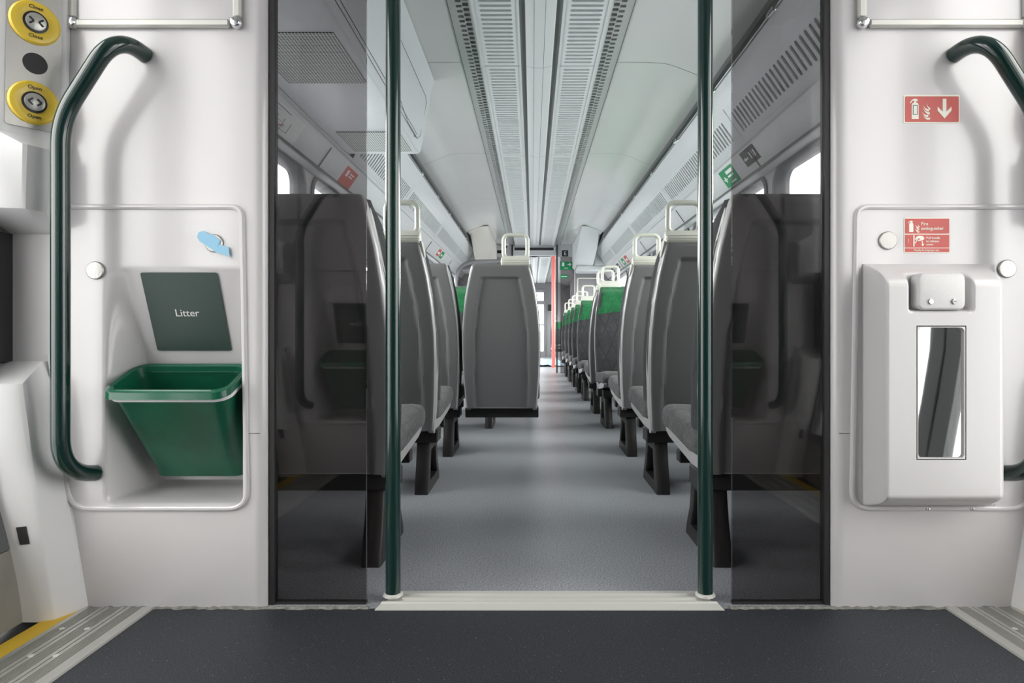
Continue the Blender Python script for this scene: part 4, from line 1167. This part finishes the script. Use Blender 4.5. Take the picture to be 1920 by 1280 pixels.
def end_things():
    y = END-.022
    t = thing('destination_display', 'long black display strip in the header at the far end of the coach', 'display', (0, y, 2.12))
    MB().box(-.37, .355, y-.012, y, 2.085, 2.165, .004).build('housing', 'vent_panel', t)
    MB().box(-.345, .325, y-.014, y-.012, 2.100, 2.150).build('screen', 'sign_black', t)
    t = thing('ceiling_camera', 'small black dome camera under the ceiling at the far end', 'camera', (-.52, y-.1, 2.17))
    MB().disc_stack((-.50, y-.12, 2.20), (0, 0, -1), [(.06, 0), (.06, .03), (.052, .035)], 20).build('mount', 'vent_panel', t)
    MB().disc_stack((-.50, y-.12, 2.165), (0, 0, -1), [(.046, 0), (.04, .02), (.026, .036), (.008, .044)], 20).build('dome', 'dome_black', t)
    t = thing('clock_display', 'small dark display left of the far doorway', 'display', (-.60, END, 2.08))
    MB().box(-.66, -.50, END-.012, END-.001, 2.055, 2.105, .003).build('case', 'sign_black', t)
    t = thing('coach_letter_sign', 'small black square sign with a white E at the far end', 'sign', (.52, END, 2.06))
    MB().box(.468, .575, END-.006, END-.001, 2.000, 2.105).build('plate', 'sign_black', t)
    text('lettering', 'E', .09, (.525, END-.0075, 2.05), (1, 0, 0), (0, 0, 1), 'white_paint', t)
    t = thing('exit_sign', 'green Exit sign with white running figure and arrow at the far end', 'sign', (.55, END-.05, 1.85))
    x0, x1, z0, z1 = .435, .655, 1.77, 1.915; ys = END+.0125
    MB().box(x0, x1, ys-.004, ys, z0, z1).build('plate', 'sign_green', t)
    m = MB(); fr = lambda u, v, d: (u, ys-.004-d, v)
    plate(m, [(x0+.035, z0+.065), (x0+.075, z0+.065), (x0+.075, z0+.13), (x0+.035, z0+.13)], fr, .0, .002)
    cx, cz = x0+.165, z0+.095
    plate(m, [(cx-.035, cz-.007), (cx+.005, cz-.007), (cx-.012, cz-.028), (cx+.005, cz-.028), (cx+.033, cz), (cx+.005, cz+.028), (cx-.012, cz+.028), (cx+.005, cz+.007), (cx-.035, cz+.007)], fr, 0, .002)
    m.build('pictogram', 'white_paint', t, smooth=False)
    text('lettering', 'Exit', .04, (x0+.11, ys-.005, z0+.03), (1, 0, 0), (0, 0, 1), 'white_paint', t)
    t = thing('green_strip', 'narrow green strip below the Exit sign, a reflection modelled as a plate', 'sign', (.5, END+.1, 1.65))
    MB().box(.445, .575, END+.011, END+.0148, 1.625, 1.69).build('plate', 'sign_green', t)  # a reflection in the screen, painted as a green plate with white bar
    MB().box(.46, .56, END+.0102, END+.0109, 1.652, 1.664).build('reflected_legend', 'white_paint', t)
    t = thing('green_strip', 'green sign glimpsed left of the cream handle at the far end', 'sign', (-.5, END-.05, 1.85))
    MB().box(-.60, -.47, END+.011, END+.0148, 1.76, 1.90).build('plate', 'sign_green', t)
    for s, n in ((-1, 'left'), (1, 'right')):
        draught_screen(s, END+.02, 'smoked glass screen %s of the far doorway' % n)
        t = thing('end_pod', 'pale moulded equipment pod under the ceiling at the far %s corner' % n, 'equipment pod', (s*.8, 10.6, 2.0))
        rows = []
        for y_, zi, xa in ((9.1, 2.185, .66), (9.9, 2.00, .655), (10.5, 1.84, .65), (10.9, 1.80, .645), (END-.01, 1.80, .645)):
            rows.append([(s*xa, y_, 2.192), (s*xa, y_, zi), (s*(xa+.03), y_, zi-.03 if zi < 2.1 else zi), (s*.940, y_, (zi-.05) if zi < 2.1 else zi), (s*.950, y_, (zi-.04) if zi < 2.1 else zi), (s*.950, y_, 2.105), (s*.78, y_, 2.168)])
        MB().loft(rows).build('housing', 'beige_panel' if s < 0 else 'rack_panel', t, angle=30)
        MB().box(s*.70, s*1.26, 10.54, END-.01, 1.70, 1.79, .02).build('lower_box', 'rack_panel', t)
        MB().box(s*.965, s*1.26, 10.54, END-.01, 1.785, 2.04, .02).build('outer_box', 'rack_panel', t)
    pole(.368, 12.45, 'coral red vertical post seen in the far vestibule', 'coral', .036)
    # bow-shaped grab bar on the end wall
    t = thing('wall_grab_bar', 'cream hooped grab bar on the grey end wall at right', 'grab bar', (.95, END-.05, 1.5))
    MB().tube(fillet([(.73, END, 1.10), (.73, END-.06, 1.10), (.73, END-.06, 1.62), (1.12, END-.06, 1.62), (1.12, END-.06, 1.10), (1.12, END, 1.10)], [.02, .03, .03, .02]), .014, 10).build('bar', 'handle_cream', t)
    t = thing('arched_windbreak', 'grey arched glazed windbreak behind the centre seat at left', 'windbreak', (-.8, 9.9, 0))
    arch = fillet([(-1.24, 10.0, .3), (-1.22, 10.0, 1.78), (-.44, 10.0, 1.80), (-.43, 10.0, .3)], [.32, .08], 12)
    MB().tube(arch, .030, 12).build('frame', 'end_wall_grey', t)
    MB().loft([[(p.x, 9.995+d, p.z) for p in arch] for d in (0, .01)]).build('glass', 'tinted_glass', t, smooth=False)
    MB().box(-1.2, -.46, 9.98, 10.02, 0.0, .34).build('base_panel', 'end_wall_grey', t)
end_things()
# next saloon beyond: end wall with a glazed door
struct(MB().box(-1.4, 1.4, END2, END2+.05, 0, 2.3).build('wall_end', 'end_wall_grey'))
def far_door():
    t = thing('glazed_end_door', 'bright glazed door in the farthest end wall', 'door', (.05, END2, 0))
    MB().box(-.40, .345, END2-.04, END2-.005, 0, 2.0).build('frame', 'end_wall_grey', t)
    for z0, z1 in ((.18, .93), (.97, 1.20), (1.22, 1.55), (1.66, 1.90)):
        MB().box(-.34, .29, END2-.05, END2-.041, z0, z1).build('glowing_pane', 'daylight_glow', t, smooth=False)['label'] = 'white pane that glows in place of daylight'  # solid panes made to glow, daylight put into the material
    t = thing('intercom_box', 'small dark box on the farthest end wall', 'box', (.48, END2, 1.45))
    MB().box(.42, .52, END2-.04, END2, 1.36, 1.55, .008).build('case', 'sign_black', t)
far_door()
place_seat(.66, 17.6, True, 'tiny green-headrest seat glimpsed far beyond the next vestibule', G_FACE, handle=-1, leg=-1)
def sheet():
    rows = []; random.seed(9)
    xs = frange(.06, .62, 10); ysr = frange(13.3, 16.8, 14)
    top = MB().grid(xs, ysr, lambda u, v: (u, v, .012+.03*abs(sin(u*21+v*3))*abs(cos(v*2.3+u*4))))
    o = top.build('plastic_sheet', 'pale_blue')
    sm = o.modifiers.new('thickness', 'SOLIDIFY'); sm.thickness = .004
    tag(o, 'crumpled pale blue plastic sheet on the floor of the farthest coach section', 'plastic sheet')
sheet()
